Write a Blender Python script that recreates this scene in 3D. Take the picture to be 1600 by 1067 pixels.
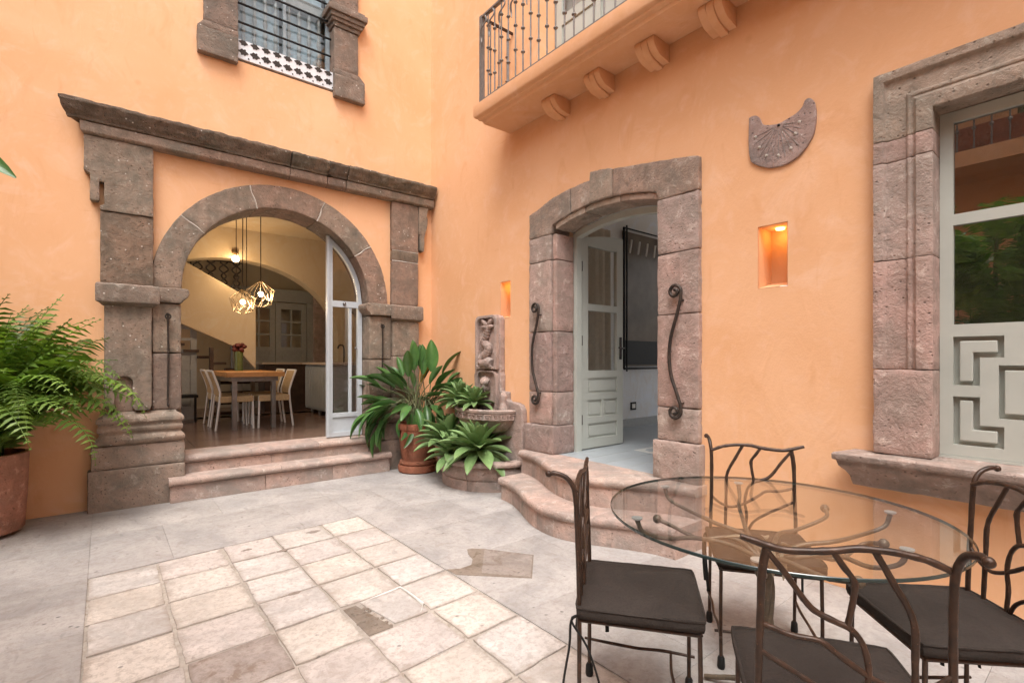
import bpy, bmesh, math, random
from mathutils import Vector, Matrix, noise
R = math.radians
PI = math.pi
random.seed(7)
sc = bpy.context.scene
for o in list(bpy.data.objects):
    bpy.data.objects.remove(o)
COL = sc.collection

# ------------------------------------------------------------------ camera
cam_d = bpy.data.cameras.new('camera')
cam = bpy.data.objects.new('camera', cam_d)
COL.objects.link(cam)
cam.location = (-3.41, -5.906, 1.35)
cam.rotation_euler = (R(90), 0, R(50.857 - 90))
cam_d.sensor_width = 36
cam_d.lens = 783 / 1600 * 36
cam_d.shift_y = 29.5 / 1600
cam_d.clip_start = 0.05
cam_d.clip_end = 400
sc.camera = cam

# ------------------------------------------------------------------ sky, sun, exposure
SUN_EL, SUN_AZ = R(62), R(222)          # azimuth measured clockwise from +Y
world = bpy.data.worlds.new('World')
sc.world = world
world.use_nodes = True
wn = world.node_tree
wn.nodes.clear()
sky = wn.nodes.new('ShaderNodeTexSky')
sky.sky_type = 'NISHITA'
sky.sun_disc = False
sky.sun_elevation = SUN_EL
sky.sun_rotation = SUN_AZ
sky.air_density = 1.0
sky.dust_density = 4.0
sky.ozone_density = 1.0
hsv = wn.nodes.new('ShaderNodeHueSaturation')
hsv.inputs['Saturation'].default_value = 0.16     # overcast: the clouds take the blue out
bg = wn.nodes.new('ShaderNodeBackground')
bg.inputs['Strength'].default_value = 0.15
wo = wn.nodes.new('ShaderNodeOutputWorld')
wn.links.new(sky.outputs[0], hsv.inputs['Color'])
wn.links.new(hsv.outputs[0], bg.inputs['Color'])
wn.links.new(bg.outputs[0], wo.inputs['Surface'])
sun_d = bpy.data.lights.new('sun', 'SUN')
sun_d.energy = 0.85
sun_d.angle = R(28)
sun_d.color = (1.0, 0.95, 0.88)
sun = bpy.data.objects.new('sun', sun_d)
COL.objects.link(sun)
sd = Vector((math.sin(SUN_AZ) * math.cos(SUN_EL), math.cos(SUN_AZ) * math.cos(SUN_EL), math.sin(SUN_EL)))
sun.rotation_euler = sd.to_track_quat('Z', 'Y').to_euler()
sun.location = sd * 30
sc.view_settings.view_transform = 'Standard'
sc.view_settings.look = 'None'
sc.view_settings.gamma = 1
sc.view_settings.use_curve_mapping = False
sc.view_settings.exposure = 1.28
sc.cycles.use_adaptive_sampling = True
sc.cycles.adaptive_threshold = 0.025
sc.cycles.adaptive_min_samples = 16
sc.cycles.max_bounces = 5
sc.cycles.diffuse_bounces = 3
sc.cycles.transparent_max_bounces = 12
sc.cycles.use_denoising = True
sc.cycles.sample_clamp_indirect = 6

# ------------------------------------------------------------------ mesh helpers
def V(*a):
    return Vector(a)

def smooth(pts, k=6):
    """Catmull-Rom through the points"""
    P = [Vector(p) for p in pts]
    if len(P) < 3:
        return P
    P = [P[0] * 2 - P[1]] + P + [P[-1] * 2 - P[-2]]
    out = []
    for i in range(1, len(P) - 2):
        a, b, c, d = P[i - 1], P[i], P[i + 1], P[i + 2]
        for j in range(k):
            t = j / k
            out.append(0.5 * ((2 * b) + (c - a) * t + (2 * a - 5 * b + 4 * c - d) * t * t + (3 * b - a - 3 * c + d) * t ** 3))
    out.append(P[-2])
    return out

class MB:
    def __init__(s):
        s.v, s.f, s.m = [], [], []
    def add(s, vs, fs, mi=0):
        o = len(s.v)
        s.v += [tuple(p) for p in vs]
        s.f += [tuple(i + o for i in f) for f in fs]
        s.m += [mi] * len(fs)
        return s
    def box(s, x0, x1, y0, y1, z0, z1, mi=0):
        x0, x1 = sorted((x0, x1)); y0, y1 = sorted((y0, y1)); z0, z1 = sorted((z0, z1))
        return s.add([(x0, y0, z0), (x1, y0, z0), (x1, y1, z0), (x0, y1, z0), (x0, y0, z1), (x1, y0, z1), (x1, y1, z1), (x0, y1, z1)],
                     [(0, 3, 2, 1), (4, 5, 6, 7), (0, 1, 5, 4), (1, 2, 6, 5), (2, 3, 7, 6), (3, 0, 4, 7)], mi)
    def tube(s, path, r, n=8, caps=True, mi=0, flat=1.0):
        P = [Vector(p) for p in path]
        if not isinstance(r, (list, tuple)):
            r = [r] * len(P)
        elif len(r) != len(P):
            r = [r[min(len(r) - 1, int(i / (len(P) - 1) * (len(r) - 1)))] + (r[min(len(r) - 1, int(i / (len(P) - 1) * (len(r) - 1)) + 1)] - r[min(len(r) - 1, int(i / (len(P) - 1) * (len(r) - 1)))]) * ((i / (len(P) - 1) * (len(r) - 1)) % 1) for i in range(len(P))]
        if n == 9:
            r = [q * (1 + .16 * noise.noise(p * 38) + .07 * noise.noise(p * 90)) for q, p in zip(r, P)]
        vs, fs = [], []
        T = (P[1] - P[0]).normalized()
        U = T.orthogonal().normalized()
        for i, p in enumerate(P):
            t = (P[min(i + 1, len(P) - 1)] - P[max(i - 1, 0)])
            t = t.normalized() if t.length > 1e-9 else T
            U = (U - t * U.dot(t))
            U = U.normalized() if U.length > 1e-6 else t.orthogonal().normalized()
            W = t.cross(U)
            T = t
            for k in range(n):
                a = 2 * PI * k / n
                vs.append(p + U * (math.cos(a) * r[i]) + W * (math.sin(a) * r[i] * flat))
        for i in range(len(P) - 1):
            for k in range(n):
                a, b = i * n + k, i * n + (k + 1) % n
                fs.append((a, b, b + n, a + n))
        if caps:
            fs.append(tuple(range(n))[::-1])
            fs.append(tuple(range((len(P) - 1) * n, len(P) * n)))
        return s.add(vs, fs, mi)
    def ball(s, c, r, n=10, m=6, sc_=(1, 1, 1), mi=0):
        vs, fs = [], []
        c = Vector(c)
        for i in range(m + 1):
            th = PI * i / m
            for k in range(n):
                a = 2 * PI * k / n
                vs.append(c + Vector((math.sin(th) * math.cos(a) * r * sc_[0], math.sin(th) * math.sin(a) * r * sc_[1], math.cos(th) * r * sc_[2])))
        for i in range(m):
            for k in range(n):
                fs.append((i * n + k, (i + 1) * n + k, (i + 1) * n + (k + 1) % n, i * n + (k + 1) % n))
        return s.add(vs, fs, mi)
    def lathe(s, prof, c=(0, 0, 0), n=40, a0=0, a1=2 * PI, sx=1, sy=1, mi=0):
        vs, fs = [], []
        full = abs(a1 - a0 - 2 * PI) < 1e-6
        cols = n if full else n + 1
        for k in range(cols):
            a = a0 + (a1 - a0) * k / n
            for (r, z) in prof:
                vs.append((c[0] + math.cos(a) * r * sx, c[1] + math.sin(a) * r * sy, c[2] + z))
        m = len(prof)
        for k in range(n):
            k2 = (k + 1) % cols
            for i in range(m - 1):
                fs.append((k * m + i, k2 * m + i, k2 * m + i + 1, k * m + i + 1))
        return s.add(vs, fs, mi)
    def prism(s, poly, plane, d0, d1, mi=0):
        n = len(poly)
        f = PL[plane]
        vs = [f(u, w, d0) for u, w in poly] + [f(u, w, d1) for u, w in poly]
        fs = [tuple(range(n)), tuple(range(2 * n - 1, n - 1, -1))]
        for i in range(n):
            j = (i + 1) % n
            fs.append((i, i + n, j + n, j))
        return s.add(vs, fs, mi)
    def build(s, name, mat, parent=None, local=False, sm=None, bevel=0, loc=None):
        me = bpy.data.meshes.new(name)
        off = Vector((0, 0, 0))
        if parent is not None and not local:
            off = wloc(parent)
        if loc is not None:
            off = Vector(loc)
        me.from_pydata([(p[0] - off.x, p[1] - off.y, p[2] - off.z) for p in s.v], [], s.f)
        for mm in (mat if isinstance(mat, (list, tuple)) else [mat]):
            me.materials.append(mm)
        if any(s.m):
            me.polygons.foreach_set('material_index', s.m)
        bm = bmesh.new(); bm.from_mesh(me)
        bmesh.ops.recalc_face_normals(bm, faces=bm.faces)
        if bevel:
            es = [e for e in bm.edges if len(e.link_faces) == 2 and e.calc_face_angle(0) > R(30)]
            bmesh.ops.bevel(bm, geom=es, offset=bevel, segments=2, affect='EDGES', clamp_overlap=True, profile=.6)
        bm.to_mesh(me); bm.free()
        if sm is not None:
            me.polygons.foreach_set('use_smooth', [True] * len(me.polygons))
            me.set_sharp_from_angle(angle=R(sm))
        me.update()
        o = bpy.data.objects.new(name, me)
        COL.objects.link(o)
        if parent is not None:
            o.parent = parent
        if loc is not None and parent is None:
            o.location = loc
        return o

PL = {'A': lambda u, w, d: (u, d, w),      # arch wall: u = x, w = z, d = y
      'B': lambda u, w, d: (d, u, w),      # door wall: u = y, w = z, d = x
      'Z': lambda u, w, d: (u, w, d)}      # plan: u = x, w = y, d = z

def wloc(o):
    v = Vector(o.location)
    while o.parent is not None:
        o = o.parent
        v = v + Vector(o.location)
    return v

def tag(o, label, cat=None, group=None, kind=None):
    if label: o['label'] = label
    if cat: o['category'] = cat
    if group: o['group'] = group
    if kind: o['kind'] = kind
    return o

def empty(name, loc, rz=0, label=None, cat=None, group=None, kind=None):
    o = bpy.data.objects.new(name, None)
    COL.objects.link(o)
    o.location = loc
    o.rotation_euler = (0, 0, rz)
    o.empty_display_size = .1
    return tag(o, label, cat, group, kind)

def copy_tree(o, parent=None):
    c = o.copy()
    COL.objects.link(c)
    if parent is not None:
        c.parent = parent
    for ch in [x for x in bpy.data.objects if x.parent == o]:
        copy_tree(ch, c)
    return c

def holed(outline, holes, plane, d0, d1, mb=None, mi=0):
    """plate between depths d0 and d1 with openings cut right through"""
    bm = bmesh.new()
    f = PL[plane]
    nrm = Vector(f(0, 0, 1))
    sides = []
    for d in (d0, d1):
        edges = []
        loops = []
        for lp in [outline] + holes:
            vs = [bm.verts.new(f(u, w, d)) for u, w in lp]
            loops.append(vs)
            for i in range(len(vs)):
                edges.append(bm.edges.new((vs[i], vs[(i + 1) % len(vs)])))
        bmesh.ops.triangle_fill(bm, use_beauty=True, use_dissolve=False, edges=edges, normal=nrm)
        sides.append(loops)
    for la, lb in zip(*sides):
        n = len(la)
        for i in range(n):
            bm.faces.new((la[i], la[(i + 1) % n], lb[(i + 1) % n], lb[i]))
    bm.verts.index_update()
    mb = mb or MB()
    mb.add([tuple(v.co) for v in bm.verts], [tuple(v.index for v in fc.verts) for fc in bm.faces], mi)
    bm.free()
    return mb

def rough_bm(bm, amp, cell, seed=0.0, freq=9.0):
    bmesh.ops.triangulate(bm, faces=[f for f in bm.faces if len(f.verts) > 4])
    for it in range(5):
        es = [e for e in bm.edges if e.calc_length() > cell]
        if not es:
            break
        bmesh.ops.subdivide_edges(bm, edges=es, cuts=1, use_grid_fill=True)
        bmesh.ops.triangulate(bm, faces=[f for f in bm.faces if len(f.verts) > 4])
        if len(bm.faces) > 9000:
            break
    bm.normal_update()
    S = Vector((seed, seed * 1.7, -seed))
    for v in bm.verts:
        q = v.co + S
        d = noise.noise(q * freq) * .7 + noise.noise(q * freq * 3.3) * .55
        pit = max(0, noise.noise(q * freq * 2.3 + Vector((9, 3, 1))) - .38) * 3
        v.co += v.normal * (d * amp - pit * amp * 1.1)

def stone(name, poly, plane, d0, d1, mat, parent, bev=.011, amp=.0062, cell=.045, gap=.0015):
    """weathered block cut to an outline"""
    cx = sum(p[0] for p in poly) / len(poly); cz = sum(p[1] for p in poly) / len(poly)
    ext = max(max(p[0] for p in poly) - min(p[0] for p in poly), max(p[1] for p in poly) - min(p[1] for p in poly))
    k = 1 - 2 * gap / ext
    poly = [(cx + (u - cx) * k, cz + (w - cz) * k) for u, w in poly]
    mb = MB().prism(poly, plane, d0, d1)
    return rough_mb(mb, name, mat, parent, bev, amp, cell)

def rough_mb(mb, name, mat, parent, bev=.009, amp=.004, cell=.06, sm=38):
    off = wloc(parent) if parent is not None else Vector((0, 0, 0))
    me = bpy.data.meshes.new(name)
    me.from_pydata(mb.v, [], mb.f)
    bm = bmesh.new(); bm.from_mesh(me)
    bmesh.ops.remove_doubles(bm, verts=bm.verts, dist=.0002)
    bmesh.ops.recalc_face_normals(bm, faces=bm.faces)
    if bev:
        es = [e for e in bm.edges if len(e.link_faces) == 2 and e.calc_face_angle(0) > R(24)]
        bmesh.ops.bevel(bm, geom=es, offset=bev, segments=2, affect='EDGES', clamp_overlap=True, profile=.55)
    rough_bm(bm, amp, cell, seed=random.random() * .0)
    for v in bm.verts:
        v.co -= off
    bm.to_mesh(me); bm.free()
    me.materials.append(mat)
    me.polygons.foreach_set('use_smooth', [True] * len(me.polygons))
    me.set_sharp_from_angle(angle=R(sm))
    o = bpy.data.objects.new(name, me)
    COL.objects.link(o)
    if parent is not None:
        o.parent = parent
    return o

def rect(u0, u1, w0, w1):
    return [(u0, w0), (u1, w0), (u1, w1), (u0, w1)]

# ------------------------------------------------------------------ materials
def lin(c):
    return tuple(((x / 255) / 12.92 if x / 255 <= .04045 else ((x / 255 + .055) / 1.055) ** 2.4) for x in c) + (1,)

class NT:
    def __init__(s, name):
        s.m = bpy.data.materials.new(name)
        s.m.use_nodes = True
        s.t = s.m.node_tree
        s.b = s.t.nodes['Principled BSDF']
        s.co = s.t.nodes.new('ShaderNodeTexCoord').outputs['Object']
    def n(s, typ, **kw):
        x = s.t.nodes.new(typ)
        for k, v in kw.items():
            if k in x.inputs: x.inputs[k].default_value = v
            else: setattr(x, k, v)
        return x
    def l(s, a, b):
        s.t.links.new(a, b)
    def noise(s, scale, detail=4, rough=.6, dist=0, vec=None):
        x = s.n('ShaderNodeTexNoise', Scale=scale, Detail=detail, Roughness=rough, Distortion=dist)
        s.l(vec or s.co, x.inputs['Vector'])
        return x.outputs['Fac']
    def vor(s, scale, feature='F1', vec=None, rnd=1.0):
        x = s.n('ShaderNodeTexVoronoi', Scale=scale, feature=feature, Randomness=rnd)
        s.l(vec or s.co, x.inputs['Vector'])
        return x.outputs['Distance']
    def ramp(s, fac, stops):
        x = s.n('ShaderNodeValToRGB')
        cr = x.color_ramp
        while len(cr.elements) > 1: cr.elements.remove(cr.elements[-1])
        for i, (p, c) in enumerate(stops):
            e = cr.elements[0] if i == 0 else cr.elements.new(p)
            e.position = p
            e.color = c if isinstance(c, tuple) else (c, c, c, 1)
        s.l(fac, x.inputs[0])
        return x.outputs[0]
    def mix(s, fac, a, b, mode='MIX'):
        x = s.n('ShaderNodeMix', data_type='RGBA', blend_type=mode)
        for sock, v in ((x.inputs[0], fac), (x.inputs[6], a), (x.inputs[7], b)):
            if isinstance(v, (int, float)): sock.default_value = v
            elif isinstance(v, tuple): sock.default_value = v
            else: s.l(v, sock)
        return x.outputs[2]
    def math(s, op, a, b=0.0):
        x = s.n('ShaderNodeMath', operation=op)
        for sock, v in ((x.inputs[0], a), (x.inputs[1], b)):
            if isinstance(v, (int, float)): sock.default_value = v
            else: s.l(v, sock)
        return x.outputs[0]
    def stretch(s, sc3, rot=(0, 0, 0)):
        x = s.n('ShaderNodeMapping')
        x.inputs['Scale'].default_value = sc3
        x.inputs['Rotation'].default_value = rot
        s.l(s.co, x.inputs['Vector'])
        return x.outputs[0]
    def bump(s, h, strength, dist=.01, prev=None):
        x = s.n('ShaderNodeBump', Strength=strength, Distance=dist)
        s.l(h, x.inputs['Height'])
        if prev is not None: s.l(prev, x.inputs['Normal'])
        return x.outputs[0]
    def rnd(s):
        return s.n('ShaderNodeObjectInfo').outputs['Random']
    def out(s, col=None, rough=.8, normal=None, spec=.3, metal=0):
        if col is not None:
            if isinstance(col, tuple): s.b.inputs['Base Color'].default_value = col
            else: s.l(col, s.b.inputs['Base Color'])
        if isinstance(rough, (int, float)): s.b.inputs['Roughness'].default_value = rough
        else: s.l(rough, s.b.inputs['Roughness'])
        s.b.inputs['Specular IOR Level'].default_value = spec
        s.b.inputs['Metallic'].default_value = metal
        if normal is not None: s.l(normal, s.b.inputs['Normal'])
        return s.m

def k(c, f):
    return (c[0] * f, c[1] * f, c[2] * f, 1)

def m_plaster(name, c):
    s = NT(name)
    big = s.noise(.55, 3, .62, .6)
    mid = s.noise(2.6, 5, .7, .8)
    col = s.mix(s.ramp(big, [(.32, 0.), (.68, 1.)]), (c[0] * .95, c[1] * .91, c[2] * .86, 1), (c[0] * 1.04, c[1] * 1.08, c[2] * 1.14, 1))
    col = s.mix(s.ramp(mid, [(.25, .75), (.47, 0.), (.55, 0.), (.72, .8)]), col, (c[0] * 1.05, c[1] * 1.16, c[2] * 1.36, 1))
    blot = s.vor(1.3)
    col = s.mix(s.ramp(blot, [(.015, .5), (.05, 0.)]), col, (c[0] * .8, c[1] * .7, c[2] * .6, 1))
    tro = s.noise(4.5, 3, .6, 1.6, s.stretch((1, 1, .4), (R(25), R(18), 0)))
    col = s.mix(s.ramp(tro, [(.57, 0.), (.72, .45)]), col, (c[0] * .90, c[1] * .82, c[2] * .74, 1))
    scr = s.noise(7, 4, .7, .4, s.stretch((.5, .5, 4.0), (R(14), R(-20), 0)))
    col = s.mix(s.ramp(scr, [(.66, 0.), (.72, .35)]), col, (c[0] * .86, c[1] * .76, c[2] * .66, 1))
    fine = s.noise(30, 3, .75)
    h = s.math('ADD', s.math('MULTIPLY', tro, 1.0), s.math('MULTIPLY', fine, .34))
    return s.out(col, .92, s.bump(h, .24, .020), .15)

def m_stone(name, c, dark=.55, pale=.35, rnd=.18, warm=None, spots=True):
    s = NT(name)
    rn = s.rnd()
    off = s.n('ShaderNodeVectorMath', operation='ADD')
    s.l(s.co, off.inputs[0])
    cmb = s.n('ShaderNodeCombineXYZ')
    s.l(s.math('MULTIPLY', rn, 37.0), cmb.inputs[0]); s.l(s.math('MULTIPLY', rn, 91.0), cmb.inputs[1]); s.l(s.math('MULTIPLY', rn, 53.0), cmb.inputs[2])
    s.l(cmb.outputs[0], off.inputs[1])
    s.co = off.outputs[0]
    n1 = s.noise(3.0, 5, .68, .6)
    n2 = s.noise(11, 5, .75, .3)
    w = warm or (c[0] * 1.22, c[1] * 1.05, c[2] * 1.0, 1)
    col = s.mix(s.ramp(n1, [(.36, 0.), (.62, 1.)]), k(c, .74), w)
    col = s.mix(s.ramp(n2, [(.32, dark), (.50, 0.)]), col, k(c, .46))
    col = s.mix(s.ramp(n2, [(.56, 0.), (.72, pale + .25)]), col, (min(1, c[0] * 1.65 + .04), min(1, c[1] * 1.75 + .04), min(1, c[2] * 1.8 + .04), 1))
    st = s.noise(5, 3, .6, .4, s.stretch((1.6, 1.6, .35)))
    col = s.mix(s.ramp(st, [(.56, 0.), (.70, dark * .8)]), col, (c[0] * .55, c[1] * .52, c[2] * .5, 1))
    r = s.ramp(rn, [(0., (1 - rnd, 1 - rnd, 1 - rnd * .9, 1)), (.3, (1 + rnd * .8, 1 + rnd * .35, 1 + rnd * .1, 1)), (.55, (1 - rnd * .3, 1 - rnd * .15, 1 - rnd * .1, 1)), (.8, (1 + rnd * .2, 1 + rnd * .5, 1 + rnd * .3, 1)), (1., (1 + rnd, 1 + rnd, 1 + rnd, 1))])
    col = s.mix(1.0, col, r, 'MULTIPLY')
    pit = s.vor(30)
    pitm = s.math('MULTIPLY', s.ramp(pit, [(.10, 1.), (.22, 0.)]), s.ramp(n1, [(.42, 0.), (.55, 1.)]))
    col = s.mix(s.math('MULTIPLY', pitm, .6), col, k(c, .30))
    if spots:
        fm = s.math('MULTIPLY', s.ramp(s.vor(15), [(.07, 1.), (.12, 0.)]), s.ramp(st, [(.42, 0.), (.5, 1.)]))
        col = s.mix(s.math('MULTIPLY', fm, .75), col, (.66, .61, .56, 1))
    h = s.math('ADD', s.math('MULTIPLY', n2, 1.3), s.math('SUBTRACT', s.math('MULTIPLY', s.noise(55, 2, .8), .45), s.math('MULTIPLY', pitm, .6)))
    return s.out(col, .9, s.bump(h, .75, .014), .2)

def m_floor(name, c, rnd=.1, stain=.35, wear=.5, edge=0.0):
    s = NT(name)
    gen = s.t.nodes.new('ShaderNodeTexCoord').outputs['Generated']
    rn = s.rnd()
    off = s.n('ShaderNodeVectorMath', operation='ADD')
    s.l(s.co, off.inputs[0])
    cmb = s.n('ShaderNodeCombineXYZ')
    s.l(s.math('MULTIPLY', rn, 37.0), cmb.inputs[0]); s.l(s.math('MULTIPLY', rn, 91.0), cmb.inputs[1])
    s.l(cmb.outputs[0], off.inputs[1])
    if edge: s.co = off.outputs[0]
    n1 = s.noise(1.7, 5, .7, .8)
    n2 = s.noise(7, 5, .78, .6)
    col = s.mix(s.ramp(n1, [(.38, 0.), (.62, 1.)]), (c[0] * .80, c[1] * .79, c[2] * .79, 1), (c[0] * 1.10, c[1] * 1.07, c[2] * 1.05, 1))
    col = s.mix(s.ramp(n2, [(.53, 0.), (.66, wear)]), col, (c[0] * 1.2, c[1] * 1.2, c[2] * 1.2, 1))
    col = s.mix(s.ramp(n2, [(.36, stain + .25), (.46, 0.)]), col, (c[0] * .62, c[1] * .55, c[2] * .49, 1))
    gr = s.noise(30, 3, .8)
    col = s.mix(s.ramp(gr, [(.40, .6 if edge else .38), (.52, 0.)]), col, (c[0] * .68, c[1] * .64, c[2] * .61, 1))
    tint = s.n('ShaderNodeValToRGB')
    cr = tint.color_ramp
    cr.elements[0].color = (1 - rnd, 1 - rnd, 1 - rnd * .8, 1)
    cr.elements[1].color = (1 + rnd * .5, 1 + rnd * .42, 1 + rnd * .3, 1)
    f = rnd / .13
    e = cr.elements.new(.3); e.color = (1 + .03 * f, 1 - .05 * f, 1 - .07 * f, 1)
    e = cr.elements.new(.6); e.color = (1 - .04 * f, 1 + .0 * f, 1 + .03 * f, 1)
    e = cr.elements.new(.8); e.color = (1 + .05 * f, 1.0, 1 - .10 * f, 1)
    s.l(rn, tint.inputs[0])
    col = s.mix(1.0, col, tint.outputs[0], 'MULTIPLY')
    if edge:
        sep = s.n('ShaderNodeSeparateXYZ'); s.l(gen, sep.inputs[0])
        dx = s.math('MINIMUM', sep.outputs[0], s.math('SUBTRACT', 1.0, sep.outputs[0]))
        dy = s.math('MINIMUM', sep.outputs[1], s.math('SUBTRACT', 1.0, sep.outputs[1]))
        d = s.math('ADD', s.math('MINIMUM', dx, dy), s.math('MULTIPLY', s.math('SUBTRACT', n2, .5), .35))
        col = s.mix(s.ramp(d, [(.0, edge), (.09, 0.)]), col, (c[0] * .60, c[1] * .55, c[2] * .50, 1))
    spm = s.math('MULTIPLY', s.ramp(s.vor(10), [(.05, 1.), (.12, 0.)]), s.ramp(n1, [(.46, 0.), (.54, 1.)]))
    col = s.mix(s.math('MULTIPLY', spm, .65), col, k(c, .34))
    mark = s.noise(6, 2, .5, 0, s.stretch((3, .7, 1), (0, 0, R(28))))
    col = s.mix(s.ramp(mark, [(.66, 0.), (.72, .4)]), col, k(c, .5))
    h = s.math('ADD', s.math('MULTIPLY', n2, 1.0), s.math('SUBTRACT', s.math('MULTIPLY', gr, .35), s.math('MULTIPLY', spm, .5)))
    return s.out(col, .74, s.bump(h, .7, .012), .25)

def m_fabric(name, c):
    s = NT(name)
    w = s.noise(140, 2, .6)
    big = s.noise(5, 3, .6, .8)
    col = s.mix(s.ramp(big, [(.3, 0.), (.7, 1.)]), k(c, .82), k(c, 1.25))
    col = s.mix(s.ramp(w, [(.4, .35), (.55, 0.)]), col, k(c, .55))
    h = s.math('ADD', s.math('MULTIPLY', big, 3.0), s.math('MULTIPLY', w, .25))
    return s.out(col, .86, s.bump(h, .5, .012), .18)

def m_simple(name, c, rough=.5, var=.1, spec=.4, metal=0, bump=.15, scale=20, rnd=0):
    s = NT(name)
    n = s.noise(scale, 5, .65)
    col = s.mix(s.ramp(n, [(.3, 0.), (.7, 1.)]), k(c, 1 - var), k(c, 1 + var))
    if rnd:
        col = s.mix(1.0, col, s.ramp(s.rnd(), [(0., 1 - rnd), (1., 1 + rnd)]), 'MULTIPLY')
    nn = s.bump(n, bump, .004) if bump else None
    return s.out(col, rough, nn, spec, metal)

def m_wornpaint(name, c, c2, amt=.7):
    s = NT(name)
    col = s.mix(s.ramp(s.noise(3, 5, .6), [(.3, 0.), (.7, 1.)]), k(c, .92), k(c, 1.06))
    w = s.ramp(s.noise(16, 8, .8, .6), [(.66, 0.), (.71, amt)])
    col = s.mix(w, col, c2)
    nn = s.bump(s.noise(26, 4, .6, 0, s.stretch((1, 1, .12))), .12, .004)
    return s.out(col, .5, nn, .35)

def m_leaf(name, c, c2, rnd=.25, rough=.42, trans=.18):
    s = NT(name)
    n = s.noise(6, 4, .6, .4)
    col = s.mix(s.ramp(n, [(.35, 0.), (.7, 1.)]), c, c2)
    vein = s.noise(30, 2, .5, 0, s.stretch((6, .6, 1)))
    col = s.mix(s.ramp(vein, [(.5, 0.), (.7, .25)]), col, k(c2, 1.25))
    col = s.mix(1.0, col, s.ramp(s.rnd(), [(0., 1 - rnd), (1., 1 + rnd)]), 'MULTIPLY')
    s.out(col, rough, s.bump(vein, .15, .004), .4)
    tr = s.n('ShaderNodeBsdfTranslucent')
    s.l(s.mix(1.0, col, (1.3, 1.5, .5, 1), 'MULTIPLY'), tr.inputs['Color'])
    mx = s.n('ShaderNodeMixShader'); mx.inputs[0].default_value = trans
    s.l(s.b.outputs[0], mx.inputs[1]); s.l(tr.outputs[0], mx.inputs[2])
    s.l(mx.outputs[0], s.t.nodes['Material Output'].inputs['Surface'])
    return s.m

def m_iron(name, c, rust, rough=.45):
    s = NT(name)
    col = s.mix(s.ramp(s.noise(24, 6, .7), [(.4, 0.), (.68, .8)]), c, rust)
    col = s.mix(s.ramp(s.vor(60), [(.08, .5), (.14, 0.)]), col, k(rust, 2.2))
    nn = s.bump(s.noise(55, 4, .6), .4, .004)
    return s.out(col, rough, nn, .5, .35)

def m_glass(name, tint=(1, 1, 1, 1), f0=.045, rough=0.0):
    """thin pane: clear, with Fresnel-like mirror reflection on both faces"""
    s = NT(name)
    lw_ = s.n('ShaderNodeLayerWeight', Blend=.5)
    f = s.math('ADD', s.math('MULTIPLY', s.math('POWER', lw_.outputs['Facing'], 5.0), 1 - f0), f0)
    tr = s.n('ShaderNodeBsdfTransparent'); tr.inputs[0].default_value = tint
    gl = s.n('ShaderNodeBsdfGlossy'); gl.inputs['Roughness'].default_value = rough
    mx = s.n('ShaderNodeMixShader')
    s.l(f, mx.inputs[0]); s.l(tr.outputs[0], mx.inputs[1]); s.l(gl.outputs[0], mx.inputs[2])
    s.l(mx.outputs[0], s.t.nodes['Material Output'].inputs['Surface'])
    return s.m

def m_emit(name, c, st):
    s = NT(name)
    e = s.n('ShaderNodeEmission', Strength=st); e.inputs[0].default_value = c
    s.l(e.outputs[0], s.t.nodes['Material Output'].inputs['Surface'])
    return s.m

ORANGE = (.78, .44, .243, 1)
M = {}
M['plaster'] = m_plaster('orange_plaster', ORANGE)
M['stone'] = m_stone('brown_cantera', (.245, .198, .160, 1))
M['stone_dark'] = m_stone('dark_cantera', (.185, .152, .118, 1), dark=.7)
M['stone_pink'] = m_stone('pink_cantera', (.41, .325, .285, 1), dark=.5, warm=(.43, .30, .265, 1), spots=False)
M['stone_grey'] = m_stone('grey_cantera', (.30, .255, .215, 1), dark=.5, pale=.4, spots=False)
M['stone_step'] = m_stone('step_cantera', (.43, .355, .315, 1), dark=.25, pale=.3, spots=False, rnd=.07)
M['stone_fount'] = m_stone('fountain_cantera', (.37, .305, .275, 1), dark=.3, pale=.3, spots=False, rnd=.06)
M['mortar'] = m_simple('pale_mortar', (.52, .47, .42, 1), .95, .2, .1, bump=.5, scale=40)
M['slab'] = m_floor('grey_paving', (.40, .378, .365, 1), rnd=.012, stain=.12, wear=.3)
M['tile'] = m_floor('pale_paving', (.56, .515, .485, 1), rnd=.065, stain=.15, wear=.5, edge=.7)
M['tile_dark'] = m_floor('stained_paving', (.31, .262, .232, 1), rnd=.05, stain=.6)
M['tile_stained'] = m_floor('brown_stained_tile', (.40, .345, .315, 1), rnd=.03, stain=.75, edge=.8)
M['bed'] = m_floor('paving_bed', (.43, .385, .34, 1), rnd=0, stain=.5)
M['dirt'] = m_floor('broken_mortar', (.25, .205, .168, 1), rnd=0, stain=.8)
M['grout'] = m_simple('white_grout', (.75, .73, .70, 1), .9, .1, .2, bump=.4, scale=50)
M['sage'] = m_wornpaint('sage_paint', (.465, .48, .435, 1), (.20, .16, .11, 1), .75)
M['white_metal'] = m_simple('white_metal', (.50, .53, .56, 1), .4, .05, .45, bump=.03)
M['grey_wood'] = m_simple('grey_painted_wood', (.33, .335, .325, 1), .5, .1, .35, bump=.1)
M['iron'] = m_iron('brown_iron', (.036, .022, .016, 1), (.088, .044, .026, 1), .42)
M['iron_dark'] = m_iron('dark_iron', (.03, .025, .022, 1), (.075, .05, .038, 1), .5)
M['rail'] = m_iron('grey_iron', (.16, .15, .145, 1), (.24, .21, .19, 1), .5)
M['steel'] = m_simple('brushed_steel', (.22, .21, .20, 1), .38, .15, .5, .7)
M['cushion'] = m_fabric('charcoal_fabric', (.036, .028, .024, 1))
M['black'] = m_simple('black_rubber', (.012, .012, .012, 1), .6, .1, .3)
M['glass'] = m_glass('clear_glass', (.95, .965, .965, 1), .06)
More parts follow.
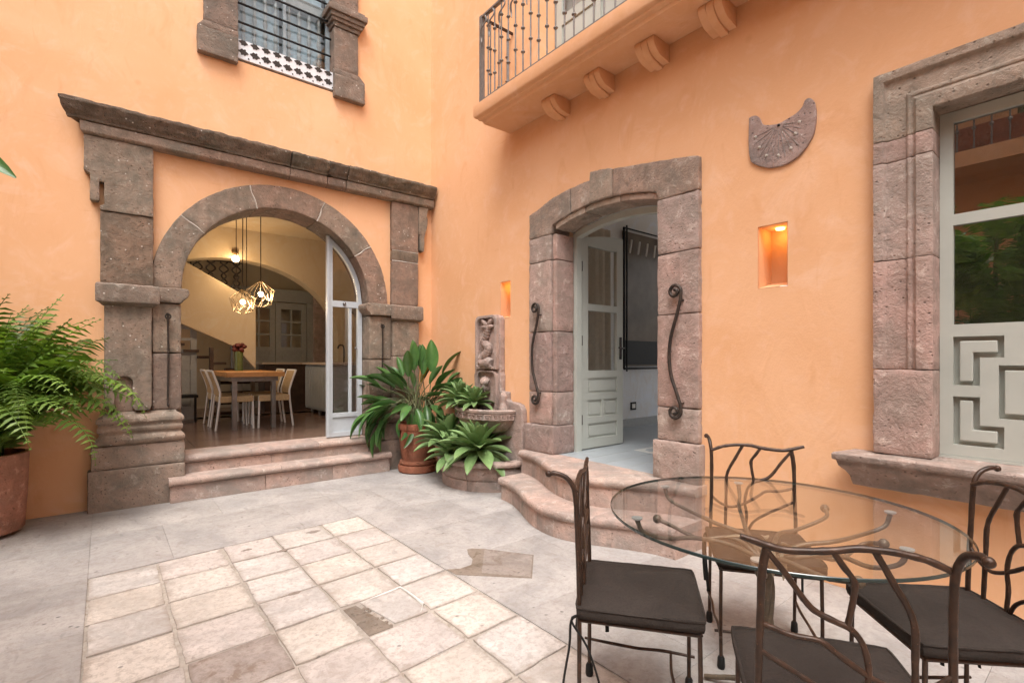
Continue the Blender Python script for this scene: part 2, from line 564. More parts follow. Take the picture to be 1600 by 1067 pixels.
M['glass_table'] = m_glass('table_glass', (.982, .995, .99, 1), .045)
M['glass_edge'] = m_simple('glass_edge', (.018, .032, .03, 1), .12, .2, .7, bump=0)
M['glass_win'] = m_glass('window_glass', (.45, .45, .43, 1), .30)
M['terra'] = m_stone('terracotta', (.30, .125, .075, 1), dark=.3, pale=.25, spots=False, rnd=.02)
M['terra2'] = m_stone('old_terracotta', (.37, .195, .14, 1), dark=.35, pale=.5, spots=False, rnd=.02)
M['soil'] = m_simple('soil', (.035, .025, .018, 1), .95, .4, .1, bump=.9, scale=40)
M['agave'] = m_leaf('agave_leaf', (.115, .20, .065, 1), (.25, .37, .15, 1), .22, .48, .12)
M['fern'] = m_leaf('fern_leaf', (.075, .145, .024, 1), (.20, .30, .06, 1), .45, .45, .3)
M['strel'] = m_leaf('paddle_leaf', (.045, .115, .032, 1), (.10, .20, .05, 1), .35, .32, .12)
M['strel_y'] = m_leaf('yellowed_leaf', (.30, .24, .05, 1), (.42, .26, .06, 1), .2, .5, .15)
M['stem'] = m_leaf('leaf_stalk', (.085, .12, .045, 1), (.16, .15, .075, 1), .25, .5, .05)
M['philo'] = m_leaf('split_leaf', (.08, .16, .04, 1), (.22, .34, .10, 1), .35, .4, .2)
M['cream'] = m_plaster('cream_plaster', (.52, .42, .29, 1))
M['room_white'] = m_plaster('white_plaster', (.66, .645, .62, 1))
M['wood_floor'] = m_simple('polished_stone_floor', (.20, .125, .092, 1), .22, .3, .5, bump=.05, scale=5)
M['blue_tile'] = m_simple('grey_blue_tile', (.34, .37, .39, 1), .4, .08, .4, bump=.04, scale=6)
M['tile_pattern'] = m_simple('pale_pattern_tile', (.60, .60, .57, 1), .45, .1, .4, bump=.04)
M['table_wood'] = m_simple('orange_wood', (.50, .24, .08, 1), .4, .2, .4, bump=.1, scale=8)
M['dark_wood'] = m_simple('dark_wood', (.06, .035, .024, 1), .5, .3, .3, bump=.1, scale=10)
M['white_paint'] = m_simple('white_chair_paint', (.72, .69, .64, 1), .4, .05, .4, bump=.03)
M['rope'] = m_simple('woven_rope', (.50, .35, .19, 1), .8, .25, .2, bump=.8, scale=70)
M['counter'] = m_simple('counter_stone', (.45, .36, .28, 1), .35, .15, .4)
M['bulb'] = m_emit('warm_bulb', (1, .66, .34, 1), 14)
M['niche_led'] = m_emit('niche_lamp', (1, .55, .12, 1), 5)
M['brass'] = m_simple('brass_wire', (.30, .22, .13, 1), .35, .1, .5, .7, bump=0)
M['vase'] = m_simple('green_glass_vase', (.10, .13, .045, 1), .1, .2, .6, bump=0)
M['flower'] = m_simple('dark_red_petals', (.09, .018, .015, 1), .6, .3, .3)
M['curtain'] = m_simple('beige_curtain', (.68, .60, .49, 1), .9, .1, .1)
M['mirror'] = m_simple('painted_mirror', (.13, .098, .068, 1), .3, .35, .25, 0, bump=0, scale=2)  # brown colour stands in for what the mirror would reflect
M['shutter'] = m_simple('blue_grey_paint', (.30, .35, .38, 1), .45, .12, .4)
M['fret_white'] = m_simple('fretwork_paint', (.68, .68, .70, 1), .5, .06, .3)
M['fret_dark'] = m_simple('fretwork_openings', (.045, .035, .03, 1), .7, .2, .2)
M['white_cap'] = m_simple('pale_metal_pad', (.55, .56, .55, 1), .3, .05, .5, .5, bump=0)

# ================================================================== SETTING: ground and paving
g = MB().box(-60, 60, -60, 60, -.30, -.05)
tag(g.build('ground', M['bed']), None, kind='structure')
paving = MB().box(-8.2, .0, -10.2, .0, -.049, -.007).build('paving', M['bed'])
tag(paving, None, kind='structure')

def row_y(j, x):
    return -1.69 - .362 * j + .085 * (x + 1.70)
colx = [-3.485, -3.135, -2.752, -2.415, -2.04, -1.70]

def paver(name, quad, mat, gap, h=0.0, jit=.004, bev=.004, sub=4):
    """one flagstone: quad corners ccw, edges a little uneven"""
    c = sum((Vector((p[0], p[1], 0)) for p in quad), Vector()) / 4
    pts = []
    if sub == 1:
        g2 = gap / 2
        for (x, y) in quad:
            pts.append((x - math.copysign(g2, x - c.x), y - math.copysign(g2, y - c.y)))
        return MB().prism(pts, 'Z', -.04, h).build(name, mat, paving, bevel=bev, sm=40)
    for i in range(4):
        a, b = Vector((*quad[i], 0)), Vector((*quad[(i + 1) % 4], 0))
        nrm = Vector((-(b - a).y, (b - a).x, 0)).normalized()
        if nrm.dot(c - a) < 0: nrm = -nrm
        for q in range(sub):
            t = (q + (.05 if q == 0 else 0)) / sub
            p = a.lerp(b, t)
            p = p + nrm * (gap / 2 + random.uniform(0, jit))
            dirc = (c - p).normalized()
            if q == 0: p += dirc * gap * .45
            pts.append((p.x, p.y))
    mb = MB().prism(pts, 'Z', -.04, h)
    o = mb.build(name, mat, paving, bevel=bev, sm=40)
    return o

# pale square tiles set in the middle of the court
for i in range(5):
    for j in range(12):
        q = [(colx[i], row_y(j + 1, colx[i])), (colx[i + 1], row_y(j + 1, colx[i + 1])), (colx[i + 1], row_y(j, colx[i + 1])), (colx[i], row_y(j, colx[i]))]
        jx = [random.uniform(-.006, .006) for _ in range(8)]
        q = [(p[0] + jx[2 * n], p[1] + jx[2 * n + 1]) for n, p in enumerate(q)]
        h = random.uniform(-.0015, .004)
        if (i, j) == (3, 4):                      # the broken tile: its near corner is gone
            a, b, c_, d = q
            cut = [(a[0] + .165, a[1] + .02), (b[0], b[1]), (c_[0], c_[1]), (d[0] + .10, d[1])]
            paver('tile', cut, M['tile'], .012, h)
            MB().prism([(a[0] + .02, a[1] + .01), (a[0] + .15, a[1] + .015), (d[0] + .085, d[1] - .015), (d[0] + .015, d[1] - .02)], 'Z', -.04, -.004).build('broken_mortar', M['dirt'], paving)
            for q_ in range(26):
                bx, by = a[0] + random.uniform(.02, .15), a[1] + random.uniform(.02, .33)
                MB().ball((bx, by, -.004), random.uniform(.006, .016), 6, 4, (1, 1, .5)).build('rubble', M['dirt'], paving)
            continue
        m = M['tile_stained'] if (i, j) in ((1, 4), (2, 7)) else M['tile']
        paver('tile', q, m, .010, h, .007, .005, 6)
# a white grout repair along two edges of the broken tile
x0, x1 = colx[3], colx[4]
MB().tube([(x0 + .13, row_y(4, x0) - .005, .0), (x0 + .25, row_y(4, x0) + .012, .001), (x1, row_y(4, x1), .001), (x1 + .006, row_y(4.4, x1), .001), (x1 + .002, row_y(4.75, x1), .001), (x1 - .06, row_y(4.98, x1), .0)], [.002, .005, .004, .006, .009, .002], 6, flat=.3).build('grout_repair', M['grout'], paving)

rw = random.Random(9)
for (x, y, r_) in [(-2.13, -1.86, .045), (-2.62, -1.95, .03), (-2.42, -2.12, .03), (-2.56, -2.86, .034)]:
    pts = [(x + math.cos(a) * r_ * 1.3 * rw.uniform(.6, 1.15), y + math.sin(a) * r_ * .7 * rw.uniform(.6, 1.15)) for a in [2 * PI * i / 14 for i in range(14)]]
    MB().prism(pts, 'Z', -.004, .0052).build('worn_spot', M['tile_dark'], paving, bevel=.001)
# grey slabs round the tiles
def band(x0, x1, y0f, y1f, nx, ny, jitter=.0):
    xs = [x0 + (x1 - x0) * i / nx for i in range(nx + 1)]
    for j in range(ny):
        sh = (.5 if j % 2 else 0) * (x1 - x0) / nx
        row = [x0] + [x + sh for x in xs[:-1] if x + sh > x0 + .05] + ([x1] if True else [])
        row = sorted(set(round(v, 4) for v in row))
        for a, b in zip(row[:-1], row[1:]):
            def yy(x, t):
                return y0f(x) + (y1f(x) - y0f(x)) * t
            q = [(a, yy(a, (j + 1) / ny)), (b, yy(b, (j + 1) / ny)), (b, yy(b, j / ny)), (a, yy(a, j / ny))]
            paver('slab', q, M['slab'], .0016, random.uniform(-.0004, .0004), 0, .0005, 1)
top_edge = lambda x: row_y(0, max(-3.485, min(-1.70, x))) + .004
band(-5.6, -3.489, lambda x: -.002, lambda x: top_edge(-3.485), 2, 2)
band(-3.489, -1.696, lambda x: -.002, top_edge, 2, 2)
band(-1.696, -.002, lambda x: -.002, lambda x: -1.70, 2, 2)
band(-1.696, -.002, lambda x: -1.70, lambda x: -3.02, 2, 2)
band(-1.696, -.002, lambda x: -3.02, lambda x: -7.2, 2, 5)
band(-5.6, -3.489, lambda x: top_edge(-3.485), lambda x: -6.6, 3, 6)
# a repaired brown patch in the grey paving
MB().prism([(-1.308, -3.012), (-1.112, -3.307), (-1.352, -3.56), (-1.553, -3.32)], 'Z', -.002, .0045).build('repair_patch', M['tile_dark'], paving)
pp = [(-1.300, -3.0), (-1.10, -3.305), (-1.352, -3.575), (-1.575, -3.35), (-1.69, -3.235), (-1.695, -3.13), (-1.62, -3.175), (-1.53, -3.17), (-1.47, -3.10), (-1.44, -3.0), (-1.40, -2.93), (-1.36, -2.935)]
MB().prism(pp, 'Z', -.002, .0028).build('repair_mortar', M['dirt'], paving)

# ================================================================== WALLS
WT = 7.6
def arch_pts(cx, cz, r, n=28, a0=0, a1=PI):
    return [(cx + math.cos(a0 + (a1 - a0) * i / n) * r, cz + math.sin(a0 + (a1 - a0) * i / n) * r) for i in range(n + 1)]
ACX, ACZ, AIN, AOUT = -1.858, 2.05, .962, 1.212
holeA = [(-.80, .39)] + arch_pts(ACX, ACZ, 1.075, 32) + [(-2.92, .39)]
holeA[1] = (-.80, ACZ)
holeA[-2] = (-2.92, ACZ)
holeW = rect(-2.36, -1.29, 4.50, 6.25)
wall_a = holed(rect(-8.2, .40, -.05, WT), [holeA, holeW], 'A', 0.0, .34)
tag(wall_a.build('courtyard_wall', M['plaster']), 'orange plastered wall with the wide stone archway and an upper window', 'wall')
door_hole = [(-2.30, .42), (-3.70, .42), (-3.70, 2.68), (-3.4, 2.75), (-3.0, 2.79), (-2.6, 2.74), (-2.30, 2.66)]
win_hole = rect(-6.52, -5.20, .80, 2.74)
N1 = (-1.515, -1.69, 1.815, 2.215)
N2 = (-4.335, -4.525, 1.83, 2.245)
niche_holes = [rect(n[1], n[0], n[2], n[3]) for n in (N1, N2)]
wall_b = holed([(-10.2, -.05), (-.001, -.05), (-.001, WT), (-10.2, WT)], [door_hole, win_hole, rect(-3.30, -2.12, 3.99, 6.3)] + niche_holes, 'B', 0.0, .34)
tag(wall_b.build('courtyard_wall', M['plaster']), 'orange plastered wall with the sage door, sundial and large window', 'wall')
tag(MB().box(-8.2, -7.9, -10.5, -.001, -.05, WT).build('courtyard_wall', M['plaster']), 'orange wall across the court, seen only mirrored in the window', 'wall')
tag(MB().box(-7.9, .34, -10.5, -10.2, -.05, 5.2).build('courtyard_wall', M['plaster']), 'orange wall closing the court behind the viewer', 'wall')

# wall niches with a lamp at the top
def niche(n, label):
    y0, y1, z0, z1 = n[0] - .003, n[1] + .003, n[2] + .003, n[3] - .003
    t = empty('wall_niche', (0, (y0 + y1) / 2, z0), 0, label, 'niche', 'lit wall niches')
    mb = MB()
    d = .20
    mb.add([(.004, y0, z0), (.004, y1, z0), (d, y1, z0 + .05), (d, y0, z0 + .05)], [(0, 1, 2, 3)])
    mb.add([(.004, y0, z1), (.004, y1, z1), (d, y1, z1), (d, y0, z1)], [(0, 3, 2, 1)])
    mb.add([(d, y0, z0 + .05), (d, y1, z0 + .05), (d, y1, z1), (d, y0, z1)], [(0, 1, 2, 3)])
    mb.add([(.004, y0, z0), (d, y0, z0 + .05), (d, y0, z1), (.004, y0, z1)], [(3, 2, 1, 0)])
    mb.add([(.004, y1, z0), (d, y1, z0 + .05), (d, y1, z1), (.004, y1, z1)], [(0, 3, 2, 1)])
    mb.build('lining', M['plaster'], t)
    cy = (y0 + y1) / 2
    MB().lathe([(0, -.012), (.026, -.012), (.03, 0), (0, 0)], (.12, cy, z1 - .002), 16).build('lamp', M['niche_led'], t, sm=30)
    l = bpy.data.lights.new('niche_light', 'POINT'); l.energy = .13; l.color = (1, .55, .16); l.shadow_soft_size = .03
    lo = bpy.data.objects.new('niche_light', l); COL.objects.link(lo); lo.parent = t
    lo.location = Vector((.12, cy, z1 - .05)) - wloc(t)
niche(N1, 'small lit niche in the orange wall above the fountain')
niche(N2, 'small lit niche in the orange wall below the sundial')

# ================================================================== DINING ROOM behind the arch
FL = .405
rm = MB().box(-4.6, 1.2, .341, 7.2, FL - .1, FL).build('dining_room_floor', M['wood_floor']); tag(rm, None, kind='structure')
# floor joints are real strips between large polished slabs
for i in range(5):
    MB().box(-3.6 + i * .95, -3.594 + i * .95, .36, 7.0, FL - .0, FL + .0012).build('joint', M['dark_wood'], rm)
for j in range(5):
    MB().box(-4.5, .6, 1.0 + j * .9, 1.006 + j * .9, FL, FL + .0009).build('joint', M['dark_wood'], rm)
tag(MB().box(-4.6, 1.2, .341, 7.2, 3.55, 3.7).build('dining_room_ceiling', M['cream']), None, kind='structure')
tag(holed([(.341, FL - .1), (7.2, FL - .1), (7.2, 3.55), (.341, 3.55)], [rect(.9, 3.2, .9, 3.0), rect(4.0, 5.4, 1.2, 3.0)], 'B', -4.75, -4.6).build('dining_room_wall_left', M['cream']), None, kind='structure')  # both openings are out of view, added to bring daylight into the room
tag(MB().box(.75, .90, .341, 7.2, FL - .1, 3.55).build('dining_room_wall_right', M['cream']), None, kind='structure')
tag(MB().box(-4.6, .75, 5.6, 5.75, FL - .1, 3.55).build('dining_room_wall_back', M['cream']), None, kind='structure')
# inner arched partition
IC, IZ = -1.72, 1.75
ih = [(.02, FL)] + [(IC + math.cos(PI * i / 30) * 1.74, IZ + math.sin(PI * i / 30) * 1.30) for i in range(31)] + [(-3.46, FL)]
inner = holed([(-4.6, FL - .05), (.75, FL - .05), (.75, 3.55), (-4.6, 3.55)], [[(p[0], max(p[1], FL)) for p in ih]], 'A', 3.5, 3.8)
tag(inner.build('dining_room_wall_arched', M['cream']), None, kind='structure')

# solid staircase with plastered parapet
st = empty('staircase', (-1.9, 3.2, FL), 0, 'plastered staircase rising to the left inside the dining room', 'staircase')
MB().prism([(-1.47, 1.20), (-1.47, 2.30), (-1.76, 2.47), (-2.42, 2.84), (-3.4, 3.36), (-3.4, 2.35), (-2.55, 1.93), (-1.76, 1.56)], 'A', 3.16, 3.32).build('parapet', M['cream'], st, bevel=.01)
for i in range(9):
    MB().box(-1.50 - i * .19, -1.28 - i * .19 - .02, 3.33, 3.49, 1.02 + i * .10 - .04, 1.02 + i * .10).build('tread', M['dark_wood'], st)
for i in range(4):
    MB().box(-2.12 + .02 * i, -1.52, 3.05, 3.155, FL + .09 + i * .16, FL + .135 + i * .16).build('tread', M['dark_wood'], st)
MB().box(-2.14, -2.09, 3.06, 3.16, FL, 1.55).build('newel', M['dark_wood'], st)

def panel_door(name, plane, u0, u1, w0, w1, d0, d1, panes, panels, mat, parent=None, label=None, cat=None, glass=True, arch=0, handle=None):
    """door leaf: frame with cut openings, recessed raised panels and glass panes"""
    base = {'A': (u0, d0, w0), 'B': (d0, u0, w0)}[plane]
    t = parent or empty(name, base, 0, label, cat)
    ol = rect(u0, u1, w0, w1)
    if arch:
        ol = [(u0, w0), (u1, w0)] + [(u1 + (u0 - u1) * i / 10, w1 + arch * math.sin(PI / 2 * (1 - i / 10))) for i in range(11)]
    dm = (d0 + d1) / 2
    holed(ol, [rect(*p) for p in panes + panels], plane, d0, d1).build('frame', mat, t)
    for p in panels:
        e = .025
        q = MB()
        a0, a1 = (d0 + (d1 - d0) * .35, d0 + (d1 - d0) * .65)
        q.prism(rect(*p), plane, a0, a1)
        ins = [(p[0] + e * (1 if p[1] > p[0] else -1), p[2] + e), (p[1] - e * (1 if p[1] > p[0] else -1), p[2] + e), (p[1] - e * (1 if p[1] > p[0] else -1), p[3] - e), (p[0] + e * (1 if p[1] > p[0] else -1), p[3] - e)]
        q.prism(ins, plane, d0 + (d1 - d0) * .14, a0 + .0005)
        q.build('panel', mat, t)
    for p in panes:
        MB().prism(rect(*p), plane, dm - .003, dm + .003).build('pane', M['glass'] if glass is True else glass, t)
    return t

# grey doors at the back of the kitchen
for n, (u0, u1, lab) in enumerate([(-1.32, -.72, 'left leaf of the grey panelled kitchen doors beside the staircase'), (-.71, -.11, 'right leaf of the grey panelled kitchen doors behind the counter')]):
    w = u1 - u0
    panes = []
    for i in range(2):
        for j in range(3):
            a = u0 + .10 + i * (w - .2 + .03) / 2
            panes.append((a, a + (w - .23) / 2, 1.62 + j * .27, 1.62 + j * .27 + .235))
    panels = [(u0 + .1, u1 - .1, 1.36, 1.54), (u0 + .1, u0 + w / 2 - .02, .55, 1.29), (u0 + w / 2 + .02, u1 - .1, .55, 1.29)]
    panel_door('kitchen_door', 'A', u0, u1, FL + .005, 2.52, 5.0, 5.05, panes, panels, M['grey_wood'], None, lab, 'door')
fr = empty('door_surround', (-.7, 5.0, FL), 0, 'grey timber surround of the kitchen doors with stone jamb', 'door frame')
MB().box(-1.50, .02, 4.97, 5.10, 2.54, 2.80).build('lintel', M['grey_wood'], fr, bevel=.01)
MB().box(-1.50, -1.33, 4.98, 5.10, FL, 2.539).build('jamb', M['grey_wood'], fr)
MB().box(-.10, .02, 4.98, 5.10, FL, 2.539).build('jamb', M['grey_wood'], fr)
stone('jamb_stone', rect(.022, .30, FL, 2.75), 'A', 4.9, 5.1, M['stone_pink'], fr)
# small panelled door under the stairs
panel_door('cupboard_door', 'A', -2.95, -2.27, FL + .005, 1.92, 3.42, 3.47, [(-2.87, -2.64, 1.52, 1.66), (-2.59, -2.35, 1.52, 1.66), (-2.87, -2.64, 1.70, 1.84), (-2.59, -2.35, 1.70, 1.84)],
           [(-2.87, -2.35, 1.28, 1.45), (-2.87, -2.64, .62, 1.2), (-2.59, -2.35, .62, 1.2)], M['grey_wood'], None, 'grey panelled cupboard door under the staircase', 'door')
# black iron grille above the stair
gr = empty('iron_grille', (-1.75, 4.3, 2.75), 0, 'black wrought iron grille panel at the top of the stairs', 'grille')
MB().tube([(-2.25, 4.3, 2.60), (-1.45, 4.3, 2.60), (-1.45, 4.3, 3.12), (-2.25, 4.3, 3.12), (-2.25, 4.3, 2.60)], .02, 6).build('frame', M['iron_dark'], gr)
for i in range(4):
    for s_ in (-1, 1):
        cx = -2.15 + i * .2
        MB().tube(smooth([(cx - .09 * s_, 4.3, 2.62), (cx + .05 * s_, 4.3, 2.74), (cx - .04 * s_, 4.3, 2.86), (cx + .07 * s_, 4.3, 2.98), (cx - .06 * s_, 4.3, 3.10)]), .014, 5).build('scroll', M['iron_dark'], gr)
# kitchen counters
ct = empty('kitchen_counter', (-.3, 3.2, FL), 0, 'grey slatted kitchen counter with pale stone top along the right wall', 'counter')
MB().box(-.58, .74, 2.05, 3.49, FL + .10, 1.27).build('cabinet', M['grey_wood'], ct)
MB().box(-.64, .745, 2.0, 3.495, 1.275, 1.315).build('worktop', M['counter'], ct, bevel=.005)
for i in range(14):
    MB().box(-.60, -.581, 2.07 + i * .1, 2.07 + i * .1 + .075, FL + .14, 1.24).build('slat', M['grey_wood'], ct)
for i in range(4):
    MB().lathe([(0, 0), (.02, 0), (.03, .06), (.015, .1), (0, .1)], (-.5, 2.15 + i * .4, FL), 10).build('foot', M['grey_wood'], ct)
isl = empty('kitchen_island', (-.8, 4.2, FL), 0, 'dark kitchen counter end with pale top below the grey doors', 'counter')
MB().box(-1.12, .02, 4.1, 4.6, FL, 1.27).build('cabinet', M['dark_wood'], isl)
MB().box(-1.18, .06, 4.04, 4.66, 1.275, 1.31).build('worktop', M['counter'], isl, bevel=.005)
fa = MB().tube(smooth([(-.25, 2.5, 1.316), (-.25, 2.5, 1.52), (-.28, 2.47, 1.60), (-.36, 2.42, 1.60), (-.39, 2.40, 1.55)], 5), .014, 8)
tag(fa.build('faucet', M['iron_dark'], sm=60), 'dark gooseneck faucet on the kitchen counter', 'faucet')

# dining table, chairs, vase
dt = empty('dining_table', (-1.79, 2.45, FL), 0, 'narrow wooden dining table with steel legs inside the archway', 'table')
MB().box(-2.15, -1.42, 1.64, 3.10, 1.125, 1.19).build('table_top', M['table_wood'], dt, bevel=.006)
MB().box(-2.08, -1.49, 1.72, 3.02, 1.06, 1.124).build('apron', M['steel'], dt)
for x in (-2.04, -1.55):
    for y in (1.74, 3.0):
        MB().box(x - .028, x + .028, y - .028, y + .028, FL, 1.06).build('leg', M['steel'], dt)

def dining_chair():
    t = empty('dining_chair', (0, 0, 0))
    # local: back at x = -.21, seat towards +x
    for sy in (-1, 1):
        MB().tube(smooth([(-.25, .21 * sy, 0), (-.20, .21 * sy, .44), (-.215, .21 * sy, .58), (-.29, .205 * sy, .80)], 4), .014, 8).build('rear_leg', M['white_paint'], t, local=True, sm=60)
        MB().tube([(.21, .21 * sy, 0), (.20, .21 * sy, .45)], .014, 8).build('front_leg', M['white_paint'], t, local=True, sm=60)
    MB().box(-.20, .21, -.225, .225, .37, .455).build('seat', M['rope'], t, local=True, bevel=.012)
    for i in range(9):
        y = -.17 + i * .0425
        MB().tube(smooth([(-.205, y, .47), (-.215, y, .58), (-.282, y, .79)], 4), .011, 5).build('back_cord', M['rope'], t, local=True, sm=60)
    MB().tube([(-.29, -.21, .80), (-.29, .21, .80)], .014, 8).build('top_rail', M['white_paint'], t, local=True, sm=60)
    return t
dc = dining_chair()
spots = [(-2.0, 2.02, 0, 'white rope dining chair on the left of the table, nearest the step'), (-2.0, 2.62, 0, 'white rope dining chair on the left of the table, farther in'),
         (-1.52, 2.0, PI, 'white rope dining chair on the right of the table, nearest the step'), (-1.52, 2.6, PI, 'white rope dining chair on the right of the table, farther in')]
for i, (x, y, a, lab) in enumerate(spots):
    o = dc if i == 0 else copy_tree(dc)
    o.location = (x, y, FL); o.rotation_euler = (0, 0, a)
    tag(o, lab, 'chair', 'dining chairs inside the archway')
vz = empty('flower_vase', (-1.80, 2.75, 1.19), 0, 'tall green glass vase of dark red flowers on the dining table', 'vase')
MB().lathe([(0, 0), (.06, 0), (.055, .12), (.065, .30), (.06, .30), (.05, .12), (.05, .01), (0, .01)], (-1.80, 2.75, 1.19), 18).build('vase_body', M['vase'], vz, sm=50)
for i in range(14):
    a = i * 2.4; r = .02 + .06 * (i / 14)
    MB().ball((-1.80 + math.cos(a) * r, 2.75 + math.sin(a) * r, 1.54 + .05 * math.sin(i)), .04, 8, 5, (1, 1, .8)).build('bloom', M['flower'], vz, sm=60)
tag(MB().box(-2.75, -2.30, 3.0, 3.3, FL + .38, FL + .42).box(-2.73, -2.70, 3.02, 3.05, FL, FL + .38).box(-2.35, -2.32, 3.02, 3.05, FL, FL + .38).box(-2.73, -2.70, 3.25, 3.28, FL, FL + .38).build('low_stool', M['black']), 'low black stool in front of the cupboard door', 'stool')

# pendant lamps of bent brass rods
def pendant(c, r, label, power, ang):
    t = empty('pendant_lamp', c, 0, label, 'lamp', 'pendant lamps over the dining table')
    c = Vector(c)
    MB().tube([c + V(0, 0, r * .9), (c.x, c.y, 3.55)], .006, 6).build('cord', M['iron_dark'], t)
    for i in range(16):
        a = 2 * PI * i / 16 + ang; b = a + .9 * (1 if i % 2 else .55)
        p = [c + V(math.cos(a) * .02, math.sin(a) * .02, r * .98), c + V(math.cos(a) * r * .95, math.sin(a) * r * .95, r * .28), c + V(math.cos(b) * r * .72, math.sin(b) * r * .72, -r * .72), c + V(math.cos(b) * .03, math.sin(b) * .03, -r * .92)]
        MB().tube(p, .0042, 5).build('rod', M['brass'], t)
    MB().ball(c, .036, 12, 8).build('bulb', M['bulb'], t, sm=60)
    l = bpy.data.lights.new('pendant_light', 'POINT'); l.energy = power; l.color = (1, .76, .50); l.shadow_soft_size = .06
    lo = bpy.data.objects.new('pendant_light', l); COL.objects.link(lo); lo.parent = t; lo.location = (0, 0, -.06)
pendant((-1.70, 1.80, 2.28), .19, 'larger faceted brass pendant lamp over the dining table', 7, .2)
pendant((-1.86, 2.15, 2.19), .18, 'lower faceted brass pendant lamp hanging left of its twin', 7, .5)
for i, (x, y) in enumerate([(-1.98, 1.95), (-1.90, 1.7)]):
    tag(MB().tube([(x, y, 2.35), (x, y, 3.55)], .005, 6).build('lamp_cord', M['iron_dark']), ['thin black lamp cord hanging leftmost over the dining table', 'thin black lamp cord hanging close beside the larger pendant'][i], 'cord', 'lamp cords over the dining table')
cl = empty('ceiling_lamp', (-1.72, 3.05, 3.0), 0, 'small lit lamp on the wall above the stair parapet', 'lamp')
MB().lathe([(0, .0), (.05, 0), (.05, .03), (0, .03)], (-1.72, 3.45, 3.12), 14).build('lamp_base', M['brass'], cl, sm=40)
MB().ball((-1.72, 3.42, 3.03), .055, 12, 8).build('bulb', M['bulb'], cl, sm=60)
MB().tube([(-1.72, 3.45, 3.12), (-1.72, 3.42, 3.05)], .02, 8).build('socket', M['brass'], cl)
l = bpy.data.lights.new('stair_light', 'POINT'); l.energy = 7; l.color = (1, .70, .38); l.shadow_soft_size = .05
lo = bpy.data.objects.new('stair_light', l); COL.objects.link(lo); lo.location = (-1.78, 3.02, 2.80)

# ================================================================== ROOM behind the sage door and the window
FB = .44
rb = MB().box(.20, 4.4, -10.2, -1.4, FB - .1, FB).build('bedroom_floor', M['blue_tile']); tag(rb, None, kind='structure')
MB().box(.0, .199, -3.70, -2.30, FB - .1, FB).build('threshold', M['blue_tile'], rb)
for i in range(8):
    for j in range(3):
        x0, y0 = .75 + i * .31, -2.75 - j * .31
        MB().box(x0, x0 + .30, y0 - .30, y0, FB - .001, FB + .003).build('tile', M['tile_pattern'] if j != 1 else M['blue_tile'], rb)
        if j != 1:
            MB().lathe([(0, 0), (.10, 0), (.10, .002), (0, .002)], (x0 + .15, y0 - .15, FB + .003), 8).build('tile_motif', M['blue_tile'], rb)
for i in range(6):
    MB().box(.06 + 0 * i, .72, -3.68 + i * .235, -3.675 + i * .235, FB, FB + .0012).build('joint', M['grey_wood'], rb)
tag(MB().box(.341, 4.4, -10.2, -1.4, 3.5, 3.65).build('bedroom_ceiling', M['room_white']), None, kind='structure')
tag(MB().box(.341, 4.4, -1.58, -1.40, FB - .1, 3.5).build('bedroom_wall_far', M['room_white']), None, kind='structure')
tag(holed([(-10.2, FB - .1), (-1.4, FB - .1), (-1.4, 3.5), (-10.2, 3.5)], [rect(-4.3, -1.8, .6, 3.3)], 'B', 4.4, 4.55).build('bedroom_wall_right', M['room_white']), None, kind='structure')  # unseen opening added so sky light reaches the room
tag(holed([(.341, FB - .1), (4.4, FB - .1), (4.4, 3.5), (.341, 3.5)], [rect(.7, 4.1, .6, 3.3)], 'A', -10.35, -10.2).build('bedroom_wall_near', M['room_white']), None, kind='structure')  # another opening out of view, added to light the curtain and far wall
tag(MB().box(.36, 4.39, -1.60, -1.581, FB, FB + .11).build('skirting', M['grey_wood']), 'grey skirting along the white wall inside the door', 'skirting')
mr = empty('framed_mirror', (2.4, -1.62, 1.25), 0, 'tall black iron framed mirror on the wall inside the door', 'mirror')
MB().box(2.03, 3.05, -1.605, -1.590, 1.27, 3.10).build('mirror_glass', M['mirror'], mr)
MB().tube([(2.0, -1.64, 1.24), (3.08, -1.64, 1.24), (3.08, -1.64, 3.13), (2.0, -1.64, 3.13), (2.0, -1.64, 1.24)], .018, 6).build('frame', M['black'], mr)
MB().tube([(2.06, -1.64, 1.20), (2.06, -1.64, 3.17)], .012, 6).build('frame_bar', M['black'], mr)
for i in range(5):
    MB().tube([(2.14 + i * .18, -1.66, 2.98), (2.10 + i * .18, -1.66, 2.80)], .014, 6).build('reflected_slat', M['white_paint'], mr)  # solid pale bars modelled as a reflection in the mirror
MB().box(2.06, 3.02, -1.612, -1.606, 1.29, 1.62).build('dark_lower_pane', M['black'], mr)
ol = empty('wall_socket', (2.27, -1.585, .72), 0, 'black framed wall socket below the mirror', 'socket')
MB().box(2.21, 2.33, -1.592, -1.582, .665, .775).build('plate', M['black'], ol, bevel=.004)
MB().box(2.235, 2.305, -1.597, -1.5921, .69, .75).build('insert', M['white_paint'], ol)
cu = MB()
n = 60
pts = [(1.05 + .55 * i / n, -1.74 + .035 * math.sin(i * .95) + .012 * math.sin(i * 2.3)) for i in range(n + 1)]
vs = [(x, y, FB + .02) for x, y in pts] + [(x, y + .01, 3.0) for x, y in pts] + [(x, y + .006, FB + .02) for x, y in pts] + [(x, y + .016, 3.0) for x, y in pts]
m_ = n + 1
fs = [(i, i + 1, m_ + i + 1, m_ + i) for i in range(n)] + [(2 * m_ + i, 3 * m_ + i, 3 * m_ + i + 1, 2 * m_ + i + 1) for i in range(n)]
cu.add(vs, fs)
tag(cu.build('curtain', M['curtain'], sm=80), 'beige curtain hanging behind the open sage door', 'curtain')
